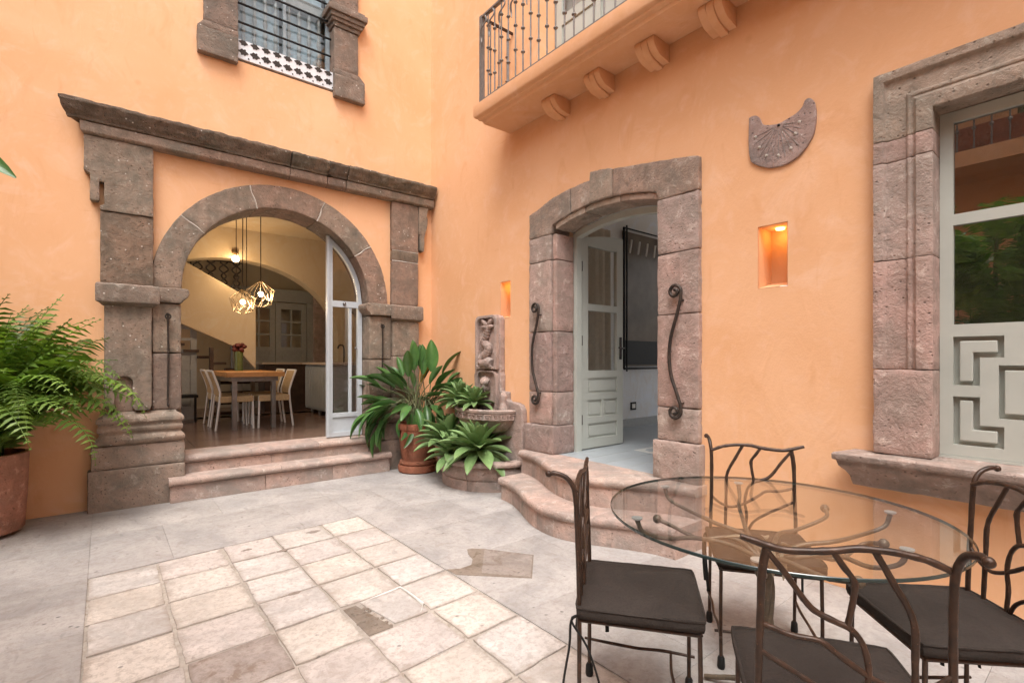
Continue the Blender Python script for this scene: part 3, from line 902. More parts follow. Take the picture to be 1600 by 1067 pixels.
# dark room behind the upper window
ub = MB()
ub.add([(-2.9, .35, 4.2), (-.8, .35, 4.2), (-.8, 1.6, 4.2), (-2.9, 1.6, 4.2), (-2.9, .35, 6.4), (-.8, .35, 6.4), (-.8, 1.6, 6.4), (-2.9, 1.6, 6.4)], [(0, 1, 2, 3), (4, 7, 6, 5), (3, 2, 6, 7), (0, 3, 7, 4), (1, 5, 6, 2)])
tag(ub.build('upper_room_wall', M['grey_wood']), None, kind='structure')

# ================================================================== STONE ARCHWAY
aw = empty('stone_archway', (ACX, 0, 0), 0, 'weathered brown stone archway with pilasters and long cornice', 'archway')
S, SD = M['stone'], M['stone_dark']
ja = [0, 35, 69, 107, 143, 180]
for a, b in zip(ja[:-1], ja[1:]):
    n = max(6, int((b - a) / 4))
    po = [(ACX + math.cos(R(a + (b - a) * i / n)) * AOUT, ACZ + math.sin(R(a + (b - a) * i / n)) * AOUT) for i in range(n + 1)]
    pi_ = [(ACX + math.cos(R(b + (a - b) * i / n)) * AIN, ACZ + math.sin(R(b + (a - b) * i / n)) * AIN) for i in range(n + 1)]
    stone('voussoir', po + pi_, 'A', -.035, .40, M['stone'], aw, bev=.01, amp=.005)
for a in ja[1:-1]:
    c, s_ = math.cos(R(a)), math.sin(R(a))
    p0, p1 = (ACX + c * (AIN - .001), ACZ + s_ * (AIN - .001)), (ACX + c * (AOUT - .004), ACZ + s_ * (AOUT - .004))
    rr = smooth([(p0[0], -.028, p0[1]), ((p0[0] * 2 + p1[0]) / 3 + .006, -.031, (p0[1] * 2 + p1[1]) / 3), ((p0[0] + 2 * p1[0]) / 3 - .007, -.030, (p0[1] + 2 * p1[1]) / 3 + .004), (p1[0], -.029, p1[1])], 5)
    MB().tube(rr, [.006, .009, .006, .008], 6).build('mortar_joint', M['mortar'], aw, sm=60)

def mould(name, x0, x1, prof, mat, parent, ends=True, amp=.004, cell=.06, back=.0, splay=None):
    """moulding running along the arch wall: prof = [(protrusion, z)...] bottom to top; the ends return to the wall"""
    mb = MB()
    pl = [(-p, z) for p, z in prof]
    n = len(pl)
    vs = []
    pmin = min(p for p, z in prof)
    for x, sg in ((x0, -1), (x1, 1)):
        for (d, z), (p, z_) in zip(pl, prof):
            e = (p - pmin) * (1 if ends else 0)
            vs.append((x + sg * e * .75, d, z))
    for x in (x0, x1):
        vs.append((x, back, prof[0][1])); vs.append((x, back, prof[-1][1]))
    fs = [(i, i + 1, n + i + 1, n + i) for i in range(n - 1)]
    L0, L1, R0, R1 = 2 * n, 2 * n + 1, 2 * n + 2, 2 * n + 3
    fs += [tuple(list(range(n)) + [L1, L0]), tuple([R0, R1] + list(range(2 * n - 1, n - 1, -1)))]
    fs += [(n - 1, 2 * n - 1, R1, L1), (0, L0, R0, n)]
    fs += [(L0, L1, R1, R0)]
    mb.add(vs, fs)
    return rough_mb(mb, name, mat, parent, .006, amp, cell)

# cornice: five stones, a dark weathered crown over a flat band
cj = [-3.55, -2.68, -1.83, -1.42, -1.20, -.02]
crown = [(.10, 3.355), (.12, 3.365), (.125, 3.44), (.155, 3.445), (.16, 3.47), (.185, 3.49), (.215, 3.53), (.225, 3.56), (.225, 3.60), (.20, 3.625), (.05, 3.635)]
for i in range(5):
    x0, x1 = cj[i] + .003, cj[i + 1] - .003
    lowp = [(.075, 3.355), (.10, 3.36), (.115, 3.375), (.118, 3.45), (.112, 3.459)]
    mould('cornice_band', x0, x1, lowp, S, aw, ends=(i == 0), amp=.004, cell=.05)
    upp = [(.108, 3.461), (.130, 3.464), (.134, 3.482), (.150, 3.497), (.172, 3.525), (.190, 3.56), (.205, 3.585), (.207, 3.612), (.150, 3.628), (.04, 3.634)]
    mould('cornice_crown', x0 - (.05 if i == 0 else 0), x1, upp, SD, aw, ends=(i == 0), amp=.014, cell=.035)
# left pilaster, from the ground up
def blk(name, x0, x1, z0, z1, y0, mat=None, y1=.0, **kw):
    return stone(name, rect(x0, x1, z0, z1), 'A', y0, y1, mat or S, aw, **kw)
M['stone_plinth'] = m_stone('plinth_cantera', (.29, .245, .205, 1), dark=.25, pale=.3, spots=False, rnd=.05)
SP = M['stone_plinth']
blk('plinth_block', -3.525, -2.80, -.02, .365, -.145, SP)
blk('plinth_block', -3.50, -2.80, .367, .575, -.125, SP, amp=.007)
base_prof = [(.125, .577), (.15, .60), (.155, .63), (.135, .655), (.115, .67), (.115, .69), (.13, .70), (.135, .73), (.12, .75), (.12, .765), (.145, .785), (.14, .815), (.115, .84), (.07, .86), (.06, .875)]
mould('base_moulding', -3.41, -2.87, base_prof, S, aw, amp=.005)
shaft = [(-3.41, .93), (-3.395, .90), (-3.34, .90), (-3.335, .95), (-3.335, 1.14)] + [(-3.27 + math.cos(PI - PI * i / 8) * .065, 1.14 + math.sin(PI * i / 8) * .065) for i in range(1, 8)] + [(-3.205, 1.14), (-3.205, .92), (-3.19, .885), (-3.075, .88), (-3.06, .93), (-3.06, 1.86), (-3.41, 1.86)]
stone('pilaster_shaft', shaft, 'A', -.105, -.0, S, aw, bev=.012)
blk('pilaster_recess', -3.34, -3.20, .875, 1.21, -.05, S)
blk('jamb_stone', -3.058, -2.822, .875, 1.42, -.065, S, .40, bev=.02)
blk('jamb_stone', -3.058, -2.822, 1.422, 1.90, -.065, S, .40, bev=.02)
blk('jamb_base', -2.868, -2.822, .40, .873, -.02, S, .40)
mould('capital', -3.41, -3.065, [(.10, 1.845), (.135, 1.865), (.165, 1.875), (.165, 2.03), (.15, 2.045), (.08, 2.048)], S, aw)
def impost(x0, x1, sg, y0=-.10):
    # rounded impost that noses into the opening
    prof = [(0, 1.905), (.012, 1.93), (.05, 1.965), (.06, 1.99), (.062, 2.025), (.05, 2.045), (0, 2.049)]
    pts = [((x1 if sg > 0 else x0) + sg * p, z) for p, z in prof]
    poly = [((x0 if sg > 0 else x1), 1.905)] + pts + [((x0 if sg > 0 else x1), 2.049)]
    return stone('impost', poly, 'A', y0, .42, S, aw, bev=.01)
impost(-3.052, -2.822, 1)
blk('pilaster_block', -3.438, -3.046, 2.05, 2.70, -.07, SD, bev=.008)
topb = [(-3.438, 2.702), (-3.046, 2.702), (-3.046, 3.353), (-3.55, 3.353), (-3.55, 3.045), (-3.53, 3.02), (-3.51, 3.015), (-3.507, 2.79), (-3.495, 2.775), (-3.455, 2.775), (-3.442, 2.79), (-3.443, 2.955), (-3.41, 2.955), (-3.408, 2.76), (-3.438, 2.74)]
stone('pilaster_top', topb, 'A', -.085, 0, S, aw, bev=.008)
# right pilaster
blk('pilaster_block', -.602, -.232, 2.05, 2.60, -.07, S)
blk('pilaster_block', -.602, -.232, 2.612, 2.735, -.072, SD)
blk('pilaster_block', -.602, -.232, 2.745, 3.353, -.07, S)
MB().tube(smooth([(-.60, -.066, 2.606), (-.48, -.070, 2.607), (-.35, -.069, 2.604), (-.235, -.067, 2.606)], 4), .006, 6).build('mortar_joint', M['mortar'], aw, sm=60)
MB().tube(smooth([(-.60, -.066, 2.741), (-.45, -.069, 2.740), (-.235, -.067, 2.742)], 4), .004, 6).build('mortar_joint', M['mortar'], aw, sm=60)
ear = [(-.230, 3.353), (-.230, 2.99), (-.215, 2.99), (-.213, 2.80), (-.205, 2.775), (-.165, 2.765), (-.150, 2.80), (-.150, 2.95), (-.125, 3.05), (-.11, 3.08), (-.10, 3.20), (-.115, 3.25), (-.085, 3.353)]
stone('pilaster_ear', ear, 'A', -.085, 0, S, aw, bev=.008)
mould('capital', -.60, -.235, [(.09, 1.845), (.115, 1.86), (.13, 1.87), (.13, 2.03), (.12, 2.045), (.07, 2.048)], S, aw)
impost(-.894, -.606, -1)
blk('pilaster_shaft', -.60, -.232, .88, 1.40, -.09, S)
blk('pilaster_shaft', -.60, -.232, 1.402, 1.843, -.09, S)
blk('jamb_stone', -.894, -.602, .875, 1.36, -.05, S, .40, bev=.02)
blk('jamb_stone', -.894, -.602, 1.362, 1.90, -.05, S, .40, bev=.02)
blk('jamb_base', -.894, -.848, .40, .873, -.02, S, .40)
mould('base_moulding', -.85, -.27, base_prof, S, aw, amp=.005)
blk('plinth_block', -.90, -.20, -.02, .365, -.145, SP)
blk('plinth_block', -.88, -.22, .367, .575, -.125, SP)
# iron hooks on the jambs
for x, y, z0, z1, lab in [(-2.935, -.095, .93, 1.80, 'iron door hook hanging on the left jamb of the archway'), (-.735, -.075, 1.15, 1.80, 'iron door hook hanging on the right jamb of the archway')]:
    h = empty('door_hook', (x, -.06, z1), 0, lab, 'hook', 'iron hooks on the archway jambs')
    MB().tube(smooth([(x, y + .03, z1), (x + .002, y - .01, z1 - .03), (x, y - .012, z1 - .06), (x + .004, y, (z0 + z1) / 2), (x, y, z0 + .03), (x + .005, y - .015, z0), (x + .006, y + .02, z0 - .02)], 5), .009, 8).build('bar', M['iron_dark'], h, sm=60)
    MB().tube([(x + .022 * math.cos(a), y - .01, z1 - .03 + .022 * math.sin(a)) for a in [2 * PI * i / 12 for i in range(13)]], .006, 6).build('ring', M['iron_dark'], h, sm=60)

# ------------------------------------------------------------------ fixed glazed leaf in the archway
gd = empty('glazed_door', (-1.1, .18, .42), 0, 'white metal glazed door leaf filling the right of the archway', 'door')
def zi(x, r=AIN - .006):
    return ACZ + math.sqrt(max(0, r * r - (x - ACX) ** 2))
xl, xr = -1.335, -.902
ns = 14
outl = [(xl, .425), (xr, .425), (xr, ACZ)] + [(xr + (xl - xr) * i / ns, zi(xr + (xl - xr) * i / ns)) for i in range(1, ns + 1)]
gx0, gx1 = xl + .065, xr - .055
up_hole = [(gx0, 2.075), (gx1, 2.075)] + [(gx1 + (gx0 - gx1) * i / ns, zi(gx1 + (gx0 - gx1) * i / ns, AIN - .055)) for i in range(ns + 1)]
holed(outl, [rect(gx0, gx1, .71, 2.0), up_hole, rect(gx0, gx1, .48, .66)], 'A', .155, .205).build('frame', M['white_metal'], gd)
MB().box(gx0, gx1, .172, .188, .48, .66).build('kick_panel', M['white_metal'], gd)
MB().box(xl - .006, xl + .02, .13, .154, .43, 2.84).build('closing_stile', M['white_metal'], gd)
MB().prism(rect(gx0, gx1, .71, 2.0), 'A', .177, .183).build('pane', M['glass'], gd)
MB().prism(up_hole, 'A', .177, .183).build('pane', M['glass'], gd)
MB().box(gx1 - .11, gx1 - .075, .165, .195, .711, 2.0).build('mullion', M['white_metal'], gd)
MB().ball((gx1 - .03, .145, 1.50), .016).build('knob', M['steel'], gd, sm=60)
MB().ball((-1.13, .14, 2.04), .022).build('latch', M['steel'], gd, sm=60)

# ------------------------------------------------------------------ steps up to the archway
asx = empty('archway_steps', (ACX, -.15, 0), 0, 'two broad stone steps below the archway', 'steps')
SS = M['stone_step']
def straight_step(x0, x1, yf, yb, z0, z1, cuts, rc):
    th = .075
    xs = [x0] + cuts + [x1]
    for a, b in zip(xs[:-1], xs[1:]):
        # nosing profile, rounded at the front
        n = 6
        pr = [(yf + .03, z1 - th), (yf + .008, z1 - th)] + [(yf + .03 - math.cos(t) * .036, z1 - th / 2 - math.sin(-t) * th / 2 * .98) for t in [(-PI / 2 + PI * i / n) for i in range(n + 1)]] + [(yb, z1), (yb, z1 - th)]
        mb = MB()
        m = len(pr)
        mb.add([(a + .0015, y, z) for y, z in pr] + [(b - .0015, y, z) for y, z in pr], [tuple(range(m)), tuple(range(2 * m - 1, m - 1, -1))] + [(i, i + m, (i + 1) % m + m, (i + 1) % m) for i in range(m)])
        rough_mb(mb, 'tread', SS, asx, 0, .0025, .06)
    xs = [x0 + .012] + rc + [x1 - .012]
    for a, b in zip(xs[:-1], xs[1:]):
        stone('riser', rect(a, b, z0, z1 - th + .004), 'A', yf + .032, yb - .02, SS, asx, bev=.003, amp=.0025)
straight_step(-2.94, -.69, -.245, -.02, -.02, .235, [-1.95], [-2.1, -1.4])
straight_step(-2.862, -.855, -.055, .36, .20, .412, [-2.2, -1.5], [-2.0, -1.1])

# ================================================================== UPPER WINDOW on the arch wall
uw = empty('upper_window', (-1.82, 0, 4.45), 0, 'upper window with dark stone pilasters, iron bars and white fretwork', 'window')
def ub_(name, x0, x1, z0, z1, y0, **kw):
    return stone(name, rect(x0, x1, z0, z1), 'A', y0, .12, M['stone_dark2'], uw, **kw)
M['stone_dark2'] = m_stone('upper_cantera', (.205, .17, .14, 1), dark=.4, rnd=.08)
for x0, x1, bx0, bx1 in ((-2.635, -2.325, -2.69, -2.325), (-1.325, -1.03, -1.325, -.955)):
    stone('base_block', rect(bx0, bx1, 4.44, 4.70), 'A', -.075, .12, M['stone_dark2'], uw)
    mb = MB().prism([(bx0, 4.70), (bx1, 4.70), (x1, 4.77), (x0, 4.77)] if x0 > bx0 or x1 < bx1 else rect(x0, x1, 4.70, 4.77), 'A', -.06, .12)
    rough_mb(mb, 'base_weathering', M['stone_dark2'], uw, .004, .003)
    ub_('pilaster_shaft', x0, x1, 4.772, 5.26, -.05)
    for q, (e, z0, z1) in enumerate([(.015, 5.262, 5.31), (.04, 5.31, 5.35), (.06, 5.35, 5.40), (.085, 5.40, 5.47), (.06, 5.47, 5.50)]):
        stone('capital_band', rect(x0 - (e if x0 < -2 or 1 else 0), x1 + e, z0, z1), 'A', -.05 - e, .12, M['stone_dark2'], uw, bev=.006, amp=.002)
    ub_('pilaster_upper', x0, x1, 5.50, 6.4, -.05)
ub_('lintel', -2.635, -1.03, 6.4, 6.7, -.06)
MB().box(-2.325, -1.325, -.01, .03, 4.525, 4.725).build('fretwork_board', M['fret_white'], uw)
for i in range(9):
    cx = -2.325 + (i + .5) * 1.0 / 9
    for (cz, sc_) in ((4.60, 1.0), (4.70, .9)):
        pts = [(cx + .040 * sc_ * math.cos(a) * (1 + .28 * math.cos(4 * a + .8)), cz + .033 * sc_ * math.sin(a) * (1 + .22 * math.cos(6 * a))) for a in [2 * PI * q / 20 for q in range(20)]]
        pts = [(u, min(w, 4.7235)) for u, w in pts]
        MB().prism(pts, 'A', -.0135, -.009).build('fretwork_opening', M['fret_dark'], uw)
    MB().ball((cx + .05, -.012, 4.548), .008, 6, 4).build('fretwork_hole', M['fret_dark'], uw)
holed(rect(-2.325, -1.325, 4.73, 6.4), [rect(-2.285, -1.845, 4.785, 6.35), rect(-1.815, -1.365, 4.785, 6.35)], 'A', .10, .15).build('sash', M['shutter'], uw)
for a, b in ((-2.285, -1.845), (-1.815, -1.365)):
    MB().prism(rect(a, b, 4.785, 6.35), 'A', .122, .127).build('pane', M['glass'], uw)
M['pale_blue'] = m_simple('pale_blue_panel', (.42, .52, .58, 1), .5, .15, .3)
for a, b in ((-2.285, -1.845), (-1.815, -1.365)):
    MB().box(a + .005, b - .005, .26, .275, 4.79, 6.3).build('shutter_back', M['pale_blue'], uw)
    for i in range(4):
        x = a + .055 + i * (b - a - .11) / 3
        pr = []
        for q in range(33):
            t = q / 32
            pr.append((.012 + .014 * abs(math.sin(t * PI * 5)) * (1 if int(t * 10) % 3 else .4), 4.80 + t * .62))
        MB().lathe([(0, 4.80)] + pr + [(0, 5.42)], (x, .20, 0), 10).build('turned_baluster', M['grey_wood'], uw, sm=60)
    MB().box(a, b, .17, .25, 5.42, 5.55).build('shutter_rail', M['grey_wood'], uw)
for z in (4.945, 5.145, 5.345, 5.545, 5.745, 5.945, 6.145):
    MB().tube([(-2.34, .055, z), (-1.31, .055, z)], .012, 8).build('window_bar', M['black'], uw, sm=60)

# ================================================================== BALCONY on the door wall
bal = empty('balcony', (0, -3.2, 3.62), 0, 'orange balcony with corbels and grey iron railing above the door', 'balcony')
BY0, BY1 = -1.685, -6.6
mb = MB()
prof = [(-.001, 3.80), (-.355, 3.80), (-.365, 3.825), (-.395, 3.835), (-.40, 3.85), (-.425, 3.86), (-.435, 3.875), (-.437, 3.985), (-.001, 3.985)]
m = len(prof)
mb.add([(x, BY0 + max(0, (-.355 - x)) * .9 if i else BY0, z) for i, (x, z) in enumerate(prof)] + [(x, BY1, z) for x, z in prof], [tuple(range(m))[::-1], tuple(range(m, 2 * m))] + [(i, (i + 1) % m, (i + 1) % m + m, i + m) for i in range(m)])
mb.build('slab', M['plaster'], bal, sm=35)
def corbel(y):
    mb = MB()
    w = .175
    for q, (a, b, e) in enumerate([(-w / 2, -w / 6, .0), (-w / 6, w / 6, .018), (w / 6, w / 2, .0)]):
        n = 10
        # S-curved console, the front rounded, three reeds below
        pts = [(.0, 3.799), (-.205, 3.799), (-.212, 3.778)]
        for i in range(n + 1):
            t = i / n
            pts.append((-.212 + .13 * t ** 1.3, 3.765 - .092 * math.sin(t * PI / 2) - e * math.sin(PI * min(1, t * 1.2) * .8)))
        pts += [(-.05, 3.667 - e), (0, 3.66 - e)]
        mb.prism(pts, 'C', y + a + .001, y + b - .001)
    mb.build('corbel', M['plaster'], bal, bevel=.004, sm=35)
PL['C'] = lambda u, w, d: (u, d, w)
for i in range(8):
    corbel(-2.50 - i * .535)
bd = panel_door('balcony_door', 'B', -2.135, -3.285, 4.0, 6.28, .25, .30, [(-2.22, -2.68, 4.9, 6.15), (-2.74, -3.2, 4.9, 6.15)], [(-2.22, -2.68, 4.15, 4.8), (-2.74, -3.2, 4.15, 4.8)], M['sage'], None, 'sage door in the wall behind the balcony railing', 'door')
tag(MB().box(.345, .36, -3.5, -1.9, 3.7, 6.5).build('balcony_room_wall', M['grey_wood']), None, kind='structure')
# railing
rx = -.405
RT = 4.86
MB().box(rx - .02, rx + .02, BY0 - .062, BY0 - .02, 3.95, RT + .01).build('corner_post', M['rail'], bal)
MB().box(rx - .019, rx + .019, BY1, BY0 - .0621, RT - .012, RT + .006).build('top_rail', M['rail'], bal)
MB().box(rx - .015, rx + .015, BY1, BY0 - .0621, 3.998, 4.012).build('bottom_rail', M['rail'], bal)
MB().box(rx + .021, -.002, BY0 - .055, BY0 - .027, RT - .012, RT + .006).build('end_top_rail', M['iron'], bal)
MB().box(rx + .021, -.002, BY0 - .05, BY0 - .032, 3.998, 4.012).build('end_bottom_rail', M['rail'], bal)
def baluster(x, y, hs):
    b = MB().tube([(x, y, 4.01), (x, y, RT - .012)], .0075, 8)
    for h in hs:
        b.ball((x, y, h), .021, 10, 6, (1, 1, .62))
    b.build('baluster', M['rail'], bal, sm=50)
for i in range(26):
    baluster(rx, BY0 - .15 - i * .108, (4.20, 4.42, 4.64) if i % 2 else (4.27, 4.50, 4.72))
for i in range(3):
    baluster(rx + .11 + i * .11, BY0 - .041, (4.22, 4.48) if i % 2 else (4.32, 4.58))
for i, y in enumerate((-1.80, -1.93, -2.10, -2.28, -2.5)):
    MB().tube(smooth([(rx - .01, y, RT - .02), (rx - .03, y - .04, RT - .10), (rx - .05, y + .02, RT - .17), (rx - .03, y + .04, RT - .24), (rx - .05, y + .01, RT - .31)], 5), [.009, .007, .01, .004], 6).build('iron_tendril', M['rail'], bal, sm=60)

# ================================================================== STONE DOORWAY on the door wall
dw = empty('stone_doorway', (0, -3.0, .44), 0, 'pink and grey stone doorway with shallow arched lintel', 'doorway')
K_, G_ = M['stone_pink'], M['stone_grey']
def bst(name, poly, x0, mat, x1=.22, **kw):
    return stone(name, poly, 'B', x0, x1, mat, dw, **kw)
fz = -.045
def inner_z(y):
    t = (y + 3.0) / .59
    return 2.70 - .088 * t * t
bst('plinth_block', rect(-2.435, -2.005, .44, .715), fz - .035, K_, bev=.014)
for z0, z1 in ((.717, 1.04), (1.042, 1.63), (1.632, 2.325), (2.327, 2.575)):
    bst('jamb_stone', rect(-2.365, -2.045, z0, z1), fz, K_)
    bst('jamb_moulding', rect(-2.425, -2.367, z0, z1), fz + .022, K_, bev=.012)
bst('plinth_block', rect(-3.955, -3.555, .44, .735), fz - .035, K_, bev=.014)
for z0, z1 in ((.737, .99), (.992, 1.70), (1.702, 2.17), (2.172, 2.60)):
    bst('jamb_stone', rect(-3.93, -3.575, z0, z1), fz, K_, bev=.01)
outer = [(-2.045, 2.835), (-2.20, 2.865), (-2.40, 2.925), (-2.63, 2.953), (-2.872, 2.965)]
def arc(y0, y1, e=0, n=8):
    return [(y0 + (y1 - y0) * i / n, inner_z(y0 + (y1 - y0) * i / n) + e) for i in range(n + 1)]
bst('lintel_stone', [(-2.63, 2.953), (-2.40, 2.925), (-2.20, 2.865), (-2.045, 2.825), (-2.045, 2.577), (-2.36, 2.577)] + arc(-2.38, -2.63, .055, 5), fz, G_)
bst('lintel_stone', [(-2.632, 2.953), (-2.632, inner_z(-2.632) + .055)] + arc(-2.66, -2.87, .055, 4) + [(-2.87, 2.965)], fz, G_)
bst('keystone', [(-2.872, 2.965), (-2.872, inner_z(-2.872) + .055), (-3.0, inner_z(-3.0) + .055), (-3.128, inner_z(-3.128) + .055), (-3.128, 2.99), (-3.08, 3.005), (-2.88, 3.03)], fz - .012, G_)
bst('lintel_stone', [(-3.13, 2.985), (-3.13, inner_z(-3.13) + .055)] + arc(-3.2, -3.56, .055, 6) + [(-3.59, 2.602), (-3.93, 2.602), (-3.93, 2.85), (-3.60, 2.912)], fz, G_)
for a, b in ((-2.415, -2.80), (-2.802, -3.20), (-3.202, -3.59)):
    bst('lintel_moulding', arc(a, b, 0, 6) + arc(b, a, .054, 6), fz + .02, G_, bev=.008)
# timber frame set behind the stone
fo = [(-2.405, .44)] + [(y, inner_z(y) - .004) for y in [-2.405 - 1.185 * i / 14 for i in range(15)]] + [(-3.59, .44)]
fi = [(-3.535, .44)] + [(y, inner_z(y) - .06) for y in [-3.535 + 1.08 * i / 14 for i in range(15)]] + [(-2.455, .44)]
df = empty('door_frame', (.25, -3.0, .44), 0, 'sage painted timber frame inside the stone doorway', 'door frame')
mb = MB()
nn_ = len(fo)
fi_r = fi[::-1]
vs = [(.225, y, z) for y, z in fo] + [(.225, y, z) for y, z in fi_r] + [(.30, y, z) for y, z in fo] + [(.30, y, z) for y, z in fi_r]
fs = []
for i in range(nn_ - 1):
    fs += [(i, i + 1, nn_ + i + 1, nn_ + i), (2 * nn_ + i, 3 * nn_ + i, 3 * nn_ + i + 1, 2 * nn_ + i + 1), (nn_ + i, nn_ + i + 1, 3 * nn_ + i + 1, 3 * nn_ + i), (i, 2 * nn_ + i, 2 * nn_ + i + 1, i + 1)]
mb.add(vs, fs)
mb.build('frame', M['sage'], df)
# open leaf, swung into the room
dl = panel_door('door_leaf', 'A', .31, .985, .452, 2.585, -2.425, -2.38, [(.425, .885, 1.93, 2.52), (.425, .885, 1.245, 1.86)],
           [(.425, .885, 1.01, 1.17), (.425, .635, .77, .945), (.675, .885, .77, .945), (.425, .885, .55, .705)], M['sage'], None, 'open sage green door leaf with two glass panes', 'door', True, .085)
for z in (.75, 1.55, 2.30):
    MB().box(.285, .335, -2.434, -2.426, z - .05, z + .05).build('hinge', M['iron_dark'], dl)
MB().box(.925, .955, -2.436, -2.4255, 1.36, 1.60).build('handle_plate', M['iron_dark'], dl)
MB().tube([(.94, -2.43, 1.48), (.94, -2.48, 1.48), (.84, -2.49, 1.485)], .009, 8).build('handle', M['iron_dark'], dl, sm=60)
# iron scroll bars on both jambs
def scroll_bar(pts, x, label):
    t = empty('iron_scroll_bar', (x, sum(p[0] for p in pts) / len(pts), .9), 0, label, 'iron bar', 'iron scroll bars beside the door')
    MB().tube([(x, y, z) for y, z in pts], .013, 8).build('bar', M['iron_dark'], t, sm=60)
    for z in (1.80, 1.03):
        y = min(pts, key=lambda p: abs(p[1] - z) + (0 if 3 < pts.index(p) < len(pts) - 3 else 9))[0]
        MB().tube([(x, y, z), (fz + .004, y, z)], .008, 6).build('pin', M['iron_dark'], t)
def spiral(c, r0, r1, a0, a1, n=18):
    return [(c[0] + math.cos(a0 + (a1 - a0) * i / n) * (r0 + (r1 - r0) * i / n), c[1] + math.sin(a0 + (a1 - a0) * i / n) * (r0 + (r1 - r0) * i / n)) for i in range(n + 1)]
def sbar(cy, mir):
    top = spiral((cy + .02 * mir, 1.865), .012, .055, PI * .3, PI * 3, 22)
    mid = [(cy - .03 * mir, 1.80), (cy + .0 * mir, 1.69), (cy + .05 * mir, 1.53), (cy + .065 * mir, 1.38), (cy + .05 * mir, 1.24), (cy + .01 * mir, 1.13), (cy - .03 * mir, 1.02)]
    mid = [(v.x, v.y) for v in smooth([(a, b, 0) for a, b in mid], 4)]
    bot = spiral((cy + .02 * mir, .965), .055, .012, PI, PI * 3.7, 22)
    if mir < 0:
        top = [(2 * cy - a, b) for a, b in spiral((cy + .02, 1.865), .012, .055, PI * .3, PI * 3, 22)]
        bot = [(2 * cy - a, b) for a, b in spiral((cy + .02, .965), .055, .012, PI, PI * 3.7, 22)]
    return top + mid + bot
scroll_bar(sbar(-2.20, 1), -.085, 'wrought iron scroll bar on the left door jamb beside the fountain')
scroll_bar(sbar(-3.775, 1), -.085, 'wrought iron scroll bar on the right door jamb')

# ------------------------------------------------------------------ curved steps up to the door
ds = empty('door_steps', (-.3, -3.0, 0), 0, 'two curved pinkish stone steps up to the sage door', 'steps')
def curve_step(y0, y1, base, bul, z0, z1, cuts, rn, xb, yc=-3.1):
    th = .07
    def xf(y):
        t = (y - yc) / ((y0 - yc) if y > yc else (y1 - yc))
        return -base - bul * .5 * (1 + math.cos(PI * min(1, abs(t))))
    ys = [y0] + cuts + [y1]
    for a, b in zip(ys[:-1], ys[1:]):
        n = 14
        # rounded nosing: stacked outlines
        mb = MB()
        rings = []
        for (e, z) in ((.024, z1 - th), (.006, z1 - th * .86), (0, z1 - th * .5), (.006, z1 - th * .16), (.024, z1 - .002), (.045, z1)):
            rings.append([(xf(a + (b - a) * i / n) + e, a + (b - a) * i / n, z) for i in range(n + 1)])
        vs = [p for r in rings for p in r]
        w = n + 1
        fs = [(q * w + i, q * w + i + 1, (q + 1) * w + i + 1, (q + 1) * w + i) for q in range(5) for i in range(n)]
        nb = len(vs)
        vs += [(xb, a, z1 - th), (xb, b, z1 - th), (xb, a, z1), (xb, b, z1)]
        fs += [tuple(range(5 * w, 6 * w)) + (nb + 3, nb + 2), tuple(range(n, -1, -1)) + (nb, nb + 1)]
        fs += [tuple(q * w for q in range(6)) + (nb + 2, nb), tuple(q * w + n for q in range(5, -1, -1)) + (nb + 1, nb + 3), (nb, nb + 2, nb + 3, nb + 1)]
        mb.add(vs, fs)
        rough_mb(mb, 'tread', SS, ds, 0, .0025, .06, sm=50)
    for i in range(rn):
        a = y0 - .012 + (y1 - y0 + .024) * i / rn; b = y0 - .012 + (y1 - y0 + .024) * (i + 1) / rn
        q = 5
        poly = [(xf(a + (b - a) * j / q) + .03, a + (b - a) * j / q) for j in range(q + 1)] + [(xb, b), (xb, a)]
        stone('riser', poly, 'Z', z0, z1 - th + .003, SS, ds, bev=.003, amp=.0025, gap=.001)
curve_step(-2.045, -3.99, .445, .33, -.02, .215, [-2.75, -3.45], 9, -.0)
curve_step(-2.02, -3.97, .165, .355, .19, .442, [-2.62, -3.3], 7, -.0)

# ================================================================== SUNDIAL
sdl = empty('sundial', (0, -4.47, 2.6), 0, 'broken grey stone sundial plaque set in the orange wall', 'sundial')
so = [(-4.281, 2.993), (-4.301, 2.999), (-4.329, 2.994), (-4.351, 2.969), (-4.376, 2.918), (-4.419, 2.898), (-4.477, 2.886), (-4.534, 2.898), (-4.584, 2.913), (-4.618, 2.939), (-4.632, 2.973), (-4.656, 2.981), (-4.68, 2.959), (-4.694, 2.914), (-4.698, 2.851), (-4.69, 2.777), (-4.675, 2.726), (-4.632, 2.667), (-4.579, 2.627), (-4.513, 2.607), (-4.43, 2.61), (-4.365, 2.638), (-4.309, 2.677), (-4.287, 2.718), (-4.278, 2.84)]
so = [(v.x, v.y) for v in smooth([(a, b, 0) for a, b in so], 3)]
M['stone_sun'] = m_stone('sundial_stone', (.27, .24, .232, 1), dark=.4, pale=.5)
stone('plaque', so, 'B', -.018, .03, M['stone_sun'], sdl, bev=.006, amp=.003, cell=.025)
hc = (-4.477, 2.872)
for i in range(13):
    a = R(188 + i * 13.6)
    ln = .20 if abs(i - 6) > 3 else .22
    if i in (10, 11, 12): ln = .17
    p0 = (hc[0] - math.cos(a) * .03, hc[1] + math.sin(a) * .03); p1 = (hc[0] - math.cos(a) * ln * .85, hc[1] + math.sin(a) * ln)
    MB().tube([(-.0175, p0[0], p0[1]), (-.018, p1[0], p1[1])], .003, 5).build('hour_line', M['stone_sun'], sdl)
    if i % 2 == 0:
        MB().ball((-.0165, hc[0] - math.cos(a) * ln * .75, hc[1] + math.sin(a) * ln * .88), .011, 6, 4).build('hour_mark', M['mortar'], sdl)
